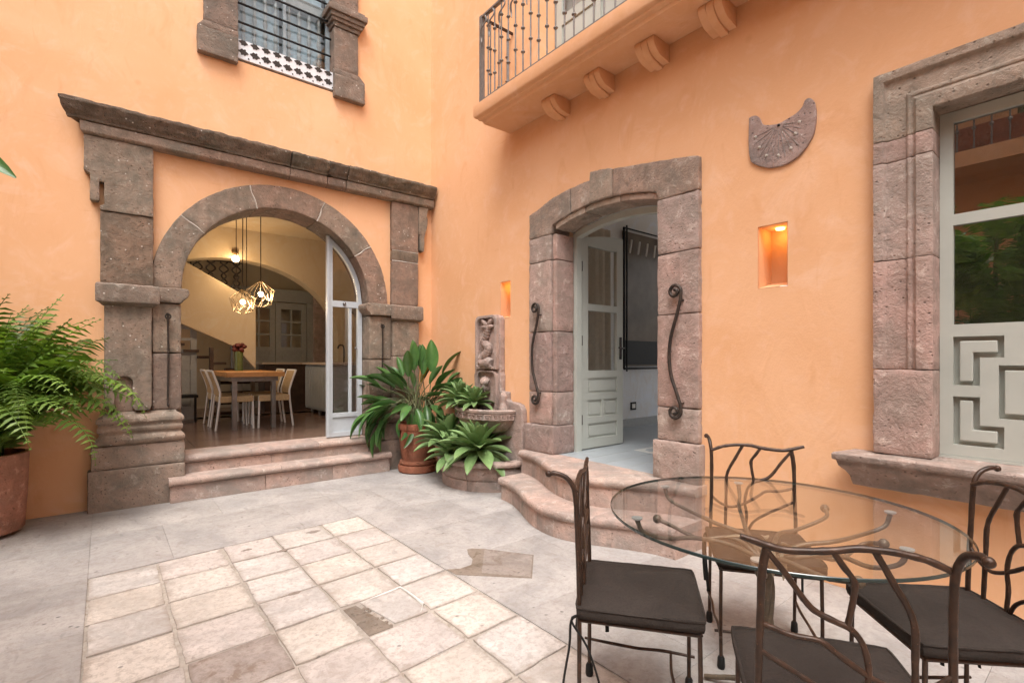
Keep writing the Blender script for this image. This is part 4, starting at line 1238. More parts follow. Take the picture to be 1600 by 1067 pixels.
MB().ball((-.019, hc[0], hc[1]), .009, 8, 5).build('gnomon_hole', M['black'], sdl)

# ================================================================== LARGE WINDOW on the door wall
lw = empty('large_window', (0, -5.86, .64), 0, 'large sage window with moulded pink stone surround and sill', 'window')
WY0, WY1, WZ0, WZ1 = -5.265, -6.455, .832, 2.673
prof = [(.0, .20), (.0, -.062), (.07, -.066), (.078, -.052), (.088, -.045), (.095, -.052), (.108, -.052), (.116, -.040), (.205, -.040), (.215, -.062), (.262, -.064), (.262, .0)]
def sweep(stations, name, mat):
    """stations: list of functions d -> (y, z)"""
    n = len(prof)
    vs = []
    for st_ in stations:
        for d, x in prof:
            y, z = st_(d)
            vs.append((x, y, z))
    fs = []
    for s_ in range(len(stations) - 1):
        for i in range(n):
            j = (i + 1) % n
            fs.append((s_ * n + i, s_ * n + j, (s_ + 1) * n + j, (s_ + 1) * n + i))
    fs += [tuple(range(n)), tuple(range(len(stations) * n - 1, (len(stations) - 1) * n - 1, -1))]
    mb = MB(); mb.add(vs, fs)
    return rough_mb(mb, name, mat, lw, .004, .0035, .05)
Lf = lambda z: (lambda d: (WY0 + d, z))
Rf = lambda z: (lambda d: (WY1 - d, z))
sweep([Lf(1.302), Lf(1.90)], 'jamb_stone', K_)
sweep([Lf(1.903), Lf(2.44)], 'jamb_stone', K_)
sweep([Lf(2.443), Lf(2.56)], 'jamb_stone', K_)
sweep([lambda d: (WY0 + d, 2.563), lambda d: (WY0 + d, WZ1 + d), lambda d: (-5.84, WZ1 + d)], 'lintel_stone', G_)
sweep([lambda d: (-5.843, WZ1 + d), lambda d: (WY1 - d, WZ1 + d), lambda d: (WY1 - d, 2.563)], 'lintel_stone', G_)
sweep([Rf(1.302), Rf(2.56)], 'jamb_stone', K_)
stone('jamb_base', rect(WY0, WY0 + .262, WZ0, 1.30), 'B', -.068, .20, K_, lw, bev=.01, amp=.005)
stone('jamb_base', rect(WY1 - .262, WY1, WZ0, 1.30), 'B', -.068, .20, K_, lw, bev=.01, amp=.005)
M['sill'] = m_stone('sill_cantera', (.33, .275, .245, 1), dark=.45, pale=.6, spots=False, rnd=.05)
sp = [(-.0, .640), (-.075, .640), (-.085, .665), (-.095, .69), (-.125, .725), (-.165, .752), (-.175, .765), (-.175, .785), (-.20, .792), (-.205, .825), (-.19, .832), (.20, .832), (.20, .80), (.0, .80)]
for a, b in ((-4.84, -5.62), (-5.622, -6.88)):
    m = len(sp)
    mb = MB()
    e0 = 1 if a == -4.84 else 0
    mb.add([(x, a - e0 * (.20 + x) * .55 if x < 0 else a - e0 * .11, z) for x, z in sp] + [(x, b, z) for x, z in sp], [tuple(range(m)), tuple(range(2 * m - 1, m - 1, -1))] + [(i, i + m, (i + 1) % m + m, (i + 1) % m) for i in range(m)])
    rough_mb(mb, 'sill', M['sill'], lw, .005, .005, .05)
# sashes
def sash(y0, y1, mirror):
    """y0 is the hinge side"""
    s_ = -1 if y1 < y0 else 1
    w = abs(y1 - y0)
    f = lambda d: y0 + s_ * d
    c = w / 2
    t = empty('sash', (0, 0, 0)); t.parent = lw; t.location = Vector((.12, y0, .84)) - wloc(lw)
    e = .05
    zc, = (1.19,)
    Ls = []
    pats = []
    for vz in (1, -1):
        for side in (0, 1):
            X = (lambda d: f(d)) if side == 0 else (lambda d: f(w - d))
            Z = lambda q, vz=vz: zc + vz * q
            pats.append([(X(.055), Z(.03)), (X(.16), Z(.03)), (X(.16), Z(.175)), (X(.25), Z(.175)), (X(.25), Z(.285)), (X(.055), Z(.285))])
            Ls.append([(X(.08), Z(.05)), (X(.133), Z(.05)), (X(.133), Z(.20)), (X(.225), Z(.20)), (X(.225), Z(.262)), (X(.08), Z(.262))])
    pats.append([(f(c - .062), zc - .135), (f(c + .062), zc - .135), (f(c + .062), zc + .135), (f(c - .062), zc + .135)])
    Ls.append([(f(c - .042), zc - .11), (f(c + .042), zc - .11), (f(c + .042), zc + .11), (f(c - .042), zc + .11)])
    g1 = [(f(.055), 1.54), (f(w - .055), 1.54), (f(w - .055), 2.065), (f(.055), 2.065)]
    g2 = [(f(.055), 2.123), (f(w - .055), 2.123), (f(w - .055), 2.61), (f(.055), 2.61)]
    holed([(f(0), .848), (f(w), .848), (f(w), 2.668), (f(0), 2.668)], pats + [g1, g2], 'B', .085, .13).build('frame', M['sage'], t)
    for q, P_ in enumerate(Ls):
        MB().prism(P_, 'B', .090, .1195).build('raised_panel', M['sage'], t, bevel=.006)
    MB().prism([(f(.05), .86), (f(w - .05), .86), (f(w - .05), 1.53), (f(.05), 1.53)], 'B', .1205, .128).build('back_board', M['sage'], t)
    for g_ in (g1, g2):
        MB().prism(g_, 'B', .105, .111).build('pane', M['glass_win'], t)
    return t
sash(-5.266, -5.85, 0)
sash(-6.454, -5.87, 1)
MB().box(.075, .13, -5.869, -5.851, .848, 2.668).build('meeting_stile', M['sage'], lw)
MB().box(.079, .16, -6.46, -5.262, .833, .846).build('frame_bottom', M['sage'], lw)

# ================================================================== WALL FOUNTAIN
ft = empty('wall_fountain', (0, -1.35, 0), 0, 'carved stone wall fountain with a twisting fish relief', 'fountain')
SF = M['stone_fount']
FC = -1.36
right = [(-1.595, 1.80), (-1.598, 1.21), (-1.612, 1.19), (-1.606, 1.017), (-1.70, 1.012), (-1.705, .935), (-1.74, .91), (-1.86, .905), (-1.93, .885), (-1.965, .835), (-1.974, .74), (-1.974, .0)]
left = [(2 * FC - y, z) for y, z in right][::-1]
topc = [(-1.185, 1.80), (-1.195, 1.838), (-1.225, 1.86), (-1.5, 1.855), (-1.56, 1.845), (-1.59, 1.82)]
left[-1] = (-1.178, 1.795)
back = [(y, z) for y, z in left if True] + topc[1:] + right
def ins(poly, yc, zc, kx, kz):
    return [(yc + (y - yc) * kx, zc + (z - zc) * kz) for y, z in poly]
stone('back_slab', back, 'B', -.075, .0, SF, ft, bev=.015, amp=.0025, cell=.05)
# frames of the two relief panels
def ring(poly, kx, kz, name, d0, d1):
    yc = (min(p[0] for p in poly) + max(p[0] for p in poly)) / 2; zc = (min(p[1] for p in poly) + max(p[1] for p in poly)) / 2
    holed(poly, [ins(poly, yc, zc, kx, kz)], 'B', d0, d1).build(name, SF, ft, bevel=.004, sm=40)
def rrect(y0, y1, z0, z1, r, n=5, low=True):
    pts = []
    for (cy, cz, a0) in ((y1 + r, z1 - r, PI / 2), (y0 - r, z1 - r, 0)):
        pass
    hi = [(y1 + r + math.cos(PI - PI / 2 * i / n) * r, z1 - r + math.sin(PI - PI / 2 * i / n) * r) for i in range(n + 1)]
    hj = [(y0 - r + math.cos(PI / 2 - PI / 2 * i / n) * r, z1 - r + math.sin(PI / 2 - PI / 2 * i / n) * r) for i in range(n + 1)]
    return [(y1, z0)] + hi + hj + [(y0, z0)]
ring(rrect(-1.19, -1.585, 1.255, 1.85, .07), .82, .90, 'panel_frame', -.118, -.074)
ring(rrect(-1.195, -1.58, .80, 1.235, .07), .86, .93, 'panel_frame', -.112, -.074)
# the fish: tail fins at the top, body twisting down, round head at the bottom
path = smooth([(-.08, -1.40, 1.77), (-.085, -1.405, 1.71), (-.088, -1.375, 1.63), (-.088, -1.325, 1.575), (-.09, -1.36, 1.53), (-.09, -1.42, 1.50), (-.09, -1.40, 1.44), (-.09, -1.31, 1.39), (-.09, -1.275, 1.345)], 6)
MB().tube(path, [.018, .032, .040, .044, .047, .05, .05, .048, .04], 12).build('fish_body', SF, ft, sm=60)
path2 = smooth([(-.09, -1.275, 1.335), (-.095, -1.35, 1.315), (-.10, -1.43, 1.325), (-.10, -1.485, 1.315)], 5)
MB().tube(path2, [.05, .055, .065, .045], 12).build('fish_head', SF, ft, sm=60)
MB().ball((-.152, -1.445, 1.345), .014, 8, 6).build('fish_eye', SF, ft, sm=60)
for i in range(3):
    MB().tube(smooth([(-.115, -1.50 + .008 * i, 1.285 + i * .012), (-.13, -1.46, 1.275 + i * .014), (-.12, -1.41, 1.272 + i * .01)], 4), .008, 6).build('fish_lip', SF, ft, sm=60)
for sy in (-1, 1):
    pth = smooth([(-.085, -1.395, 1.745), (-.09, -1.395 + .05 * sy, 1.77), (-.09, -1.395 + .09 * sy, 1.80), (-.085, -1.395 + .12 * sy, 1.765)], 4)
    MB().tube(pth, [.02, .03, .022, .006], 8).build('tail_fin', SF, ft, sm=60)
    pth = smooth([(-.085, -1.395, 1.735), (-.095, -1.395 + .06 * sy, 1.725), (-.09, -1.395 + .12 * sy, 1.73)], 4)
    MB().tube(pth, [.018, .024, .006], 8).build('tail_fin', SF, ft, sm=60)
# scale bands round the body
for i in range(6, len(path) - 4, 2):
    t = (path[i + 1] - path[i - 1]).normalized(); u = t.orthogonal().normalized(); w = t.cross(u); r_ = .049 - .012 * abs(i / len(path) - .6)
    MB().tube([path[i] + (u * math.cos(a) + w * math.sin(a)) * r_ for a in [2 * PI * q / 12 for q in range(13)]], .0055, 5).build('scale_band', SF, ft, sm=60)
# shell spout
for i in range(5):
    a = R(-60 + i * 30)
    MB().tube(smooth([(-.085, -1.385, 1.06), (-.13, -1.385 - math.sin(a) * .05, 1.10), (-.11, -1.385 - math.sin(a) * .085, 1.11 + math.cos(a) * .06)], 4), [.02, .026, .012], 8).build('shell_rib', SF, ft, sm=60)
MB().ball((-.105, -1.385, 1.055), .05, 10, 8, (1, .9, 1.1)).build('shell_mouth', SF, ft, sm=60)
MB().tube([(-.09, -1.385, 1.03), (-.135, -1.385, 1.005)], .02, 8).build('spout', M['stone_dark'], ft, sm=60)
# scrolls flanking the spout
for y in (-1.675, -1.045):
    MB().lathe([(0, .80), (.05, .80), (.055, .84), (.035, .88), (.03, .92), (.045, .96), (.03, .99), (.02, 1.01), (0, 1.012)], (-.085, y, 0), 14).build('side_scroll', SF, ft, sm=60)
# upper bowl with a fret band
n_ = 28
prof_b = [(0, .545), (.16, .55), (.26, .59), (.335, .65), (.365, .71), (.372, .715), (.385, .72), (.392, .79), (.405, .795), (.412, .82), (.40, .83), (.345, .83), (.33, .80), (.0, .79)]
bl = MB().lathe(prof_b, (-.076, FC - .03, 0), n_, PI / 2, 3 * PI / 2, .80, 1.18)
bl.build('upper_bowl', SF, ft, sm=40)
for i in range(13):
    a = PI / 2 + PI * (i + .5) / 13
    cx, cy = -.076 + math.cos(a) * .391 * .80, FC - .03 + math.sin(a) * .391 * 1.18
    tx, ty = -math.sin(a) * .80, math.cos(a) * 1.18
    L_ = math.hypot(tx, ty); tx /= L_; ty /= L_
    nx, ny = ty, -tx
    if nx * math.cos(a) + ny * math.sin(a) < 0: nx, ny = -nx, -ny
    q = MB()
    def bar_(u0, u1, w0, w1):
        pts = []
        for u in (u0, u1):
            for d in (-.004, .009):
                for w_ in (w0, w1):
                    pts.append((cx + tx * u + nx * d, cy + ty * u + ny * d, .755 + w_))
        q.add(pts, [(0, 1, 3, 2), (4, 6, 7, 5), (0, 4, 5, 1), (2, 3, 7, 6), (1, 5, 7, 3), (0, 2, 6, 4)])
    bar_(-.04, .04, .018, .028); bar_(-.04, -.03, -.028, .0175); bar_(-.029, .025, -.028, -.019); bar_(.015, .025, -.0185, .004); bar_(-.012, .0145, -.004, .004)
    q.build('fret_motif', SF, ft)
# lower basin
prof_l = [(.50, -.02), (.52, -.02), (.525, .095), (.52, .105), (.512, .11), (.53, .12), (.548, .16), (.55, .20), (.535, .235), (.53, .245), (.55, .25), (.575, .262), (.58, .285), (.57, .305), (.54, .312), (.47, .312), (.46, .29), (.46, .15), (.0, .15)]
for a0, a1 in ((90, 147), (147.4, 205), (205.4, 270)):
    mb = MB().lathe(prof_l[:-1], (-.03, FC, 0), 16, R(a0), R(a1), 1.0, 1.08)
    rough_mb(mb, 'basin_stone', SF, ft, 0, .003, .06, sm=40)
MB().lathe([(0, .235), (.47, .235), (.47, .05), (0, .05)], (-.03, FC, 0), 28, PI / 2, 3 * PI / 2, 1, 1.08).build('basin_soil', M['soil'], ft)
MB().lathe([(0, .806), (.35, .806), (.34, .70), (0, .70)], (-.076, FC - .03, 0), 24, PI / 2, 3 * PI / 2, .78, 1.15).build('bowl_soil', M['soil'], ft)

# ================================================================== PLANTS
def blade(L, W, prof, thick, fold, droop, n=10, side=3, base=.0):
    """closed fleshy leaf growing along +Y, face up, drooping towards the tip"""
    mb = MB()
    rings = []
    for i in range(n + 1):
        t = i / n
        w = W * prof(t)
        y = L * (t - .10 * droop * t ** 3)
        z = -L * droop * t * t * .55
        top, bot = [], []
        for j in range(-side, side + 1):
            s_ = j / side
            zz = z + fold * w * (s_ * s_)
            th = thick * (1 - t * .75) * (1 - s_ * s_ * .85)
            top.append((s_ * w, y, zz + th * .25)); bot.append((s_ * w * .985, y, zz - th))
        rings.append(top + bot[::-1])
    m = len(rings[0])
    vs = [p for r in rings for p in r]
    fs = [(i * m + q, i * m + (q + 1) % m, (i + 1) * m + (q + 1) % m, (i + 1) * m + q) for i in range(n) for q in range(m)]
    fs.append(tuple(range(m))[::-1])
    fs.append(tuple(range(n * m, (n + 1) * m)))
    mb.add(vs, fs)
    return mb

def mesh_only(mb, name, mat, sm=60):
    o = mb.build(name, mat, None, sm=sm)
    me = o.data
    bpy.data.objects.remove(o)
    return me

def put(me, name, parent, loc, rot):
    o = bpy.data.objects.new(name, me)
    COL.objects.link(o)
    o.parent = parent
    o.location = loc
    o.rotation_euler = rot
    return o

ag_prof = lambda t: max(.02, (.42 + .62 * math.sin(min(1, t / .62) * PI / 2) if t < .62 else 1.04 * math.cos((t - .62) / .38 * PI / 2) ** .8))
agave_meshes = [mesh_only(blade(.34, .047, ag_prof, .014, .55, d), 'agave_leaf', M['agave']) for d in (.15, .38, .6)]
rg = random.Random(11)
def agave(loc, scale, n, label, tilt=(0, 0), lo=5):
    t = empty('agave', loc, 0, label, 'plant', 'agave rosettes in the fountain')
    for i in range(n):
        q = i / (n - 1)
        az = i * 2.39996 + rg.uniform(-.12, .12)
        el = R(88 - q ** .8 * (88 - lo)) + rg.uniform(-.1, .1)
        s_ = scale * (.62 + .42 * math.sin(min(1, q * 1.25) * PI / 2)) * rg.uniform(.9, 1.08)
        me = agave_meshes[min(2, int(q * 3))]
        o = put(me, 'leaf', t, (0, 0, scale * .05 * (1 - q)), (0, 0, 0))
        o.rotation_euler = (Matrix.Rotation(tilt[0], 3, 'X') @ Matrix.Rotation(tilt[1], 3, 'Y') @ Matrix.Rotation(az, 3, 'Z') @ Matrix.Rotation(el, 3, 'X')).to_euler()
        o.location = o.rotation_euler.to_matrix() @ Vector((0, .015, 0)) + o.location
        o.scale = (s_ * rg.uniform(1.0, 1.2), s_, s_)
    MB().lathe([(0, -.16), (.03, -.16), (.035, 0), (.02, .05), (0, .06)], (0, 0, 0), 10).build('stem', M['stem'], t, local=True, sm=60)
    return t
agave((-.36, -1.00, .40), 1.22, 34, 'large agave at the left of the lower fountain basin', lo=5)
agave((-.47, -1.27, .32), .92, 28, 'small agave in the middle of the lower fountain basin', lo=2)
agave((-.35, -1.58, .39), 1.2, 40, 'large agave at the right of the lower fountain basin', lo=-15)
agave((-.25, -1.10, .88), .84, 32, 'agave at the left of the upper fountain bowl', lo=-5)
agave((-.25, -1.37, .87), .70, 30, 'agave in the middle of the upper fountain bowl', lo=-5)
# low creeping sedum round the agaves
rs = random.Random(5)
sed = MB()
for i in range(420):
    a = rs.uniform(PI / 2, 3 * PI / 2); r_ = .45 * math.sqrt(rs.random())
    x, y = -.03 + math.cos(a) * r_, FC + math.sin(a) * r_ * 1.08
    sed.ball((x, y, .245 + rs.random() * .03), rs.uniform(.008, .018), 5, 3, (1, 1, .6))
tag(sed.build('ground_cover', M['fern'], sm=60), 'low green creeping ground cover filling the fountain basin', 'ground cover', kind='stuff')

# terracotta pot with a bird-of-paradise plant
pt = empty('terracotta_pot', (-.42, -.40, 0), 0, 'smooth red terracotta pot beside the fountain', 'pot')
MB().lathe([(0, 0), (.215, 0), (.235, .015), (.24, .07), (.235, .085), (.215, .09), (0, .09)], (-.42, -.40, 0), 40).build('saucer', M['terra'], pt, sm=40)
MB().lathe([(0, .0905), (.205, .0905), (.222, .11), (.215, .135), (.19, .145), (.195, .17), (.232, .44), (.236, .50), (.232, .51), (.246, .52), (.248, .575), (.24, .59), (.225, .592), (.215, .575), (.21, .50), (0, .50)], (-.42, -.40, 0), 44).build('pot_body', M['terra'], pt, sm=40)
MB().lathe([(0, .515), (.209, .515), (.209, .51), (0, .508)], (-.42, -.40, 0), 30).build('soil', M['soil'], pt)
sp_ = empty('paddle_leaf_plant', (-.42, -.40, .515), 0, 'dark green paddle leaved plant in the smooth terracotta pot', 'plant')
rp = random.Random(21)
cr_, cf_ = Vector((.776, -.631, 0)), Vector((.631, .776, 0))
pad = lambda t: max(.03, math.sin(PI * min(1, t * .94 + .05)) ** .75)
spec = []
for i in range(22):
    spec.append((rp.uniform(-.62, .5), rp.uniform(-.45, -.05), rp.uniform(.06, .36), rp.uniform(.24, .34)))
for i in range(44):
    s_ = -1 + 2 * (i + .5) / 44
    spec.append((s_ * .62 + rp.uniform(-.1, .1), rp.uniform(-.42, .18), rp.uniform(.42, .92) * (1.08 - abs(s_) * .5), rp.uniform(.24, .36)))
spec += [(-.62, -.2, .12, .34), (-.70, -.25, .22, .36), (-.5, -.3, .02, .34), (-.58, -.32, .10, .3), (.52, .0, .55, .34), (.38, .02, .80, .36), (.56, .0, .42, .32), (-.06, -.02, .86, .36), (.22, -.05, .84, .38), (-.35, -.12, .60, .36)]
for i, (dx, dd, h, bl_) in enumerate(spec):
    base = Vector((rp.uniform(-.10, .10), rp.uniform(-.10, .10), 0))
    tip = cr_ * dx * .80 + cf_ * dd * .55 + V(0, 0, h * .84)
    mid = base.lerp(tip, .5) + V(0, 0, .10 + .16 * (1 - h))
    if tip.x + -.42 > -.10: tip.x = .30
    pth = smooth([base, base.lerp(mid, .5) + V(0, 0, .03), mid, tip], 5)
    MB().tube(pth, [.010, .008, .006, .0045], 6).build('stalk', M['stem'], sp_, local=True, sm=60)
    d = (pth[-1] - pth[-3]).normalized()
    d = (d + V(0, 0, -.12 if h < .3 else .30)).normalized()
    mb = blade(bl_ * 1.06, bl_ * rp.uniform(.15, .21), pad, .004, rp.uniform(.35, .9), rp.uniform(.05, .5) if h > .35 else rp.uniform(.6, 1.0), 12, 3)
    o = mb.build('leaf', M['strel_y'] if i in (5, 47, 33) else M['strel'], None, sm=60)
    o.parent = sp_
    yv = d
    xv = yv.cross(V(0, 0, 1)).normalized() if abs(yv.z) < .97 else cr_.copy()
    zv = xv.cross(yv).normalized()
    rot = Matrix((xv, yv, zv)).transposed() @ Matrix.Rotation(rp.uniform(-.7, .7), 3, 'Y')
    o.rotation_euler = rot.to_euler()
    o.location = pth[-1] - d * .01

# fern in a tall weathered pot
FX, FY = -4.155, -.36
fp = empty('terracotta_pot', (FX, FY, 0), 0, 'tall weathered terracotta pot holding the fern', 'pot')
mb = MB().lathe([(0, .03), (.245, .03), (.258, .05), (.275, .35), (.283, .60), (.28, .63), (.262, .635), (.255, .60), (.25, .55), (0, .55)], (FX, FY, 0), 44)
mb.build('pot_body', M['terra2'], fp, sm=40)
for a in (0.3, 2.4, 4.5):
    MB().lathe([(0, 0), (.035, 0), (.04, .029), (0, .029)], (FX + math.cos(a) * .21, FY + math.sin(a) * .21, 0), 10).build('pot_foot', M['mortar'], fp, sm=40)
MB().lathe([(0, .575), (.254, .575), (.254, .56), (0, .555)], (FX, FY, 0), 30).build('soil', M['soil'], fp)
def frond(L, arch, n=26, seed=0, wid=.115):
    r_ = random.Random(seed)
    mb = MB()
    pts = []
    el = R(78)
    p = V(0, 0, 0)
    for i in range(n + 1):
        pts.append(p.copy())
        t = i / n
        e = el - arch * t ** 1.3
        p = p + V(math.sin(t * 3 + seed) * .002, math.cos(e), math.sin(e)) * (L / n)
    mb.tube(pts, [.006, .004, .0015], 5)
    for i in range(3, n + 1):
        t = i / n
        ln = wid * (math.sin(PI * min(1, .16 + t * .86)) ** .7) * r_.uniform(.85, 1.1) + .008
        tan = (pts[min(i + 1, n)] - pts[i - 1]).normalized()
        for s_ in (-1, 1):
            side = V(s_, 0, 0)
            up = side.cross(tan) * s_
            up = up if up.z > 0 else -up
            d = (side + tan * r_.uniform(.25, .5) + up * r_.uniform(-.35, .12)).normalized()
            hw = max(.006, ln * .135)
            a = pts[i]
            q1 = a + d * ln * .45 + up * .004
            q2 = a + d * ln - up * ln * r_.uniform(.1, .35)
            mb.add([a - tan * hw * .6, a + tan * hw * .6, q1 + tan * hw, q1 - tan * hw, q2], [(0, 1, 2, 3), (3, 2, 4)])
    return mb
frond_meshes = []
for i, (L, ar) in enumerate([(.95, .7), (1.0, 1.5), (1.1, 2.3), (1.05, 1.1), (.9, 1.9), (.8, .9), (1.15, 2.6)]):
    frond_meshes.append(mesh_only(frond(L, ar, 25, i + 1, .135), 'fern_frond', M['fern'], 180))
fe = empty('fern', (FX, FY, .57), 0, 'lush green fern with arching fronds in the tall pot', 'fern')
rf = random.Random(3)
for i in range(210):
    az = i * 2.39996 + rf.uniform(-.3, .3)
    o = put(frond_meshes[i % 7], 'frond', fe, (rf.uniform(-.13, .13), rf.uniform(-.13, .13), rf.uniform(0, .12)), (rf.uniform(-.30, .35), rf.uniform(-.2, .2), az))
    s_ = rf.uniform(.95, 1.42)
    o.scale = (s_, s_, s_)
for i, (da, mi_, sc_, tx) in enumerate([(-30, 6, 1.15, -.1), (-16, 2, 1.2, .1), (-5, 6, 1.05, -.35), (4, 4, 1.25, .05), (12, 2, 1.1, -.25), (20, 1, 1.25, .0), (30, 6, 1.2, -.05), (42, 2, 1.1, .1), (-42, 3, 1.2, .05), (8, 3, 1.3, .1), (-12, 0, 1.3, .0), (25, 0, 1.25, .1)]):
    o = put(frond_meshes[mi_], 'frond', fe, (.06, -.05, .02 * (i % 4)), (tx, rf.uniform(-.25, .25), R(-129 + da)))
    o.scale = (sc_, sc_, sc_)
# broad leaved plant just outside the left edge, one leaf tip reaching in
rbp = empty('rubber_plant', (-4.25, -2.65, 0), 0, 'broad leaved plant at the left edge with one leaf tip showing', 'plant')
MB().tube(smooth([(-4.25, -2.65, .35), (-4.22, -2.66, 1.0), (-4.24, -2.64, 1.7), (-4.20, -2.66, 2.45)], 5), [.02, .016, .012, .008], 8).build('stem', M['stem'], rbp, sm=60)
MB().lathe([(0, 0), (.16, 0), (.21, .36), (.20, .38), (.18, .36), (0, .34)], (-4.25, -2.65, 0), 28).build('pot', M['terra2'], rbp, sm=40)
rub = mesh_only(blade(.45, .042, lambda t: max(.03, math.sin(PI * min(1, t * .95 + .04)) ** .7), .004, .25, .25), 'rubber_leaf', M['strel'])
for i in range(8):
    o = put(rub, 'leaf', rbp, (.03, .0, 1.3 + i * .13), (R(25), 0, PI * .2 + (i % 4) * .55))
tipp, bas = Vector((-3.675, -3.115, 2.093)), Vector((-3.985, -2.85, 2.34))
yv = (tipp - bas).normalized(); xv = yv.cross(V(0, 0, 1)).normalized(); zv = xv.cross(yv)
o = put(rub, 'leaf', rbp, bas - Vector(rbp.location) - yv * .02, (Matrix((xv, yv, zv)).transposed() @ Matrix.Rotation(R(60), 3, 'Y')).to_euler())
MB().tube([(-4.21, -2.66, 2.3), (-4.08, -2.77, 2.34), (-3.95, -2.88, 2.31)], .006, 6).build('stalk', M['stem'], rbp, sm=60)

# ================================================================== GLASS TABLE
TX, TY = -1.355, -5.0
tb = empty('garden_table', (TX, TY, 0), 0, 'round glass garden table on a branching iron trunk', 'table')
gt = MB()
gr_ = .617
n = 96
for zz, mi in ((.735, 0), (.747, 0)):
    vs = [(TX + math.cos(2 * PI * i / n) * (gr_ - .002), TY + math.sin(2 * PI * i / n) * (gr_ - .002), zz) for i in range(n)]
    gt.add(vs, [tuple(range(n)) if zz > .74 else tuple(range(n))[::-1]], 0)
gt.lathe([(gr_ - .002, .735), (gr_, .737), (gr_, .745), (gr_ - .002, .747)], (TX, TY, 0), n, mi=1)
gt.build('glass_top', [M['glass_table'], M['glass_edge']], tb, sm=40)
IR, ID = M['iron'], M['iron_dark']
M['iron_table'] = m_iron('table_iron', (.085, .068, .05, 1), (.17, .12, .08, 1), .45)
IT = M['iron_table']
for i in range(4):
    a = R(20 + 90 * i)
    c, s_ = math.cos(a), math.sin(a)
    pth = smooth([(TX + c * .24, TY + s_ * .24, .014), (TX + c * .16, TY + s_ * .16, .035), (TX + c * .06, TY + s_ * .06, .08), (TX + c * .016, TY + s_ * .016, .25), (TX - s_ * .014, TY + c * .014, .42), (TX - c * .014, TY - s_ * .014, .56)], 5)
    MB().tube(pth, [.010, .011, .012, .012, .012, .010], 9).build('trunk_root', IT, tb, sm=60)
MB().tube([(TX, TY, .06), (TX + .005, TY, .3), (TX, TY + .004, .58)], [.018, .016, .016], 10).build('trunk', IT, tb, sm=60)
tips = [(-1.787, -4.690, 1), (-1.553, -4.620, 0), (-1.278, -4.475, 1), (-.925, -4.665, 1), (-1.836, -5.181, 1), (-.924, -5.295, 1), (-1.15, -5.33, 0), (-1.37, -5.45, 1), (-.82, -5.02, 0), (-1.60, -5.38, 0)]
rt_ = random.Random(4)
for x, y, pad_ in tips:
    d = Vector((x - TX, y - TY, 0)); L = d.length; d.normalize()
    nrm = V(-d.y, d.x, 0)
    w1, w2 = rt_.uniform(-.05, .05), rt_.uniform(-.06, .06)
    zt = .724 if pad_ else .665
    P_ = lambda f, h, w=0: (TX + d.x * L * f + nrm.x * w, TY + d.y * L * f + nrm.y * w, h)
    pth = smooth([P_(0, .47), P_(.06, .55), P_(.25, .605, w1), P_(.5, .63, w2), P_(.78, .645, w1 * .5), P_(.95, .675), P_(1, zt)] if pad_ else [P_(0, .47), P_(.06, .55), P_(.3, .61, w2), P_(.6, .60, w1), P_(.85, .645, -w1), P_(1, zt)], 5)
    MB().tube(pth, [.013, .011, .0095, .0085, .008, .010], 8).build('branch', IT, tb, sm=60)
    if pad_:
        MB().lathe([(0, 0), (.016, 0), (.021, .004), (.021, .0085), (0, .0085)], (x, y, .726), 16).build('glass_pad', M['white_cap'], tb, sm=40)
    else:
        MB().ball((x, y, zt), .019, 10, 7).build('branch_knob', IT, tb, sm=60)
M['horn'] = m_simple('tan_metal_leaf', (.26, .21, .15, 1), .45, .25, .4)
lf = mesh_only(blade(.10, .016, lambda t: max(.03, math.sin(PI * min(1, t * .9 + .08)) ** .8), .006, .3, .4), 'metal_leaf', M['horn'])
for i, (a, h, el) in enumerate([(200, .63, -20), (215, .62, -60), (250, .60, -70), (120, .63, 10), (330, .62, -20), (30, .62, 0)]):
    put(lf, 'metal_leaf', tb, (math.cos(R(a)) * .06, math.sin(R(a)) * .06, h), (R(el), 0, R(a - 90)))

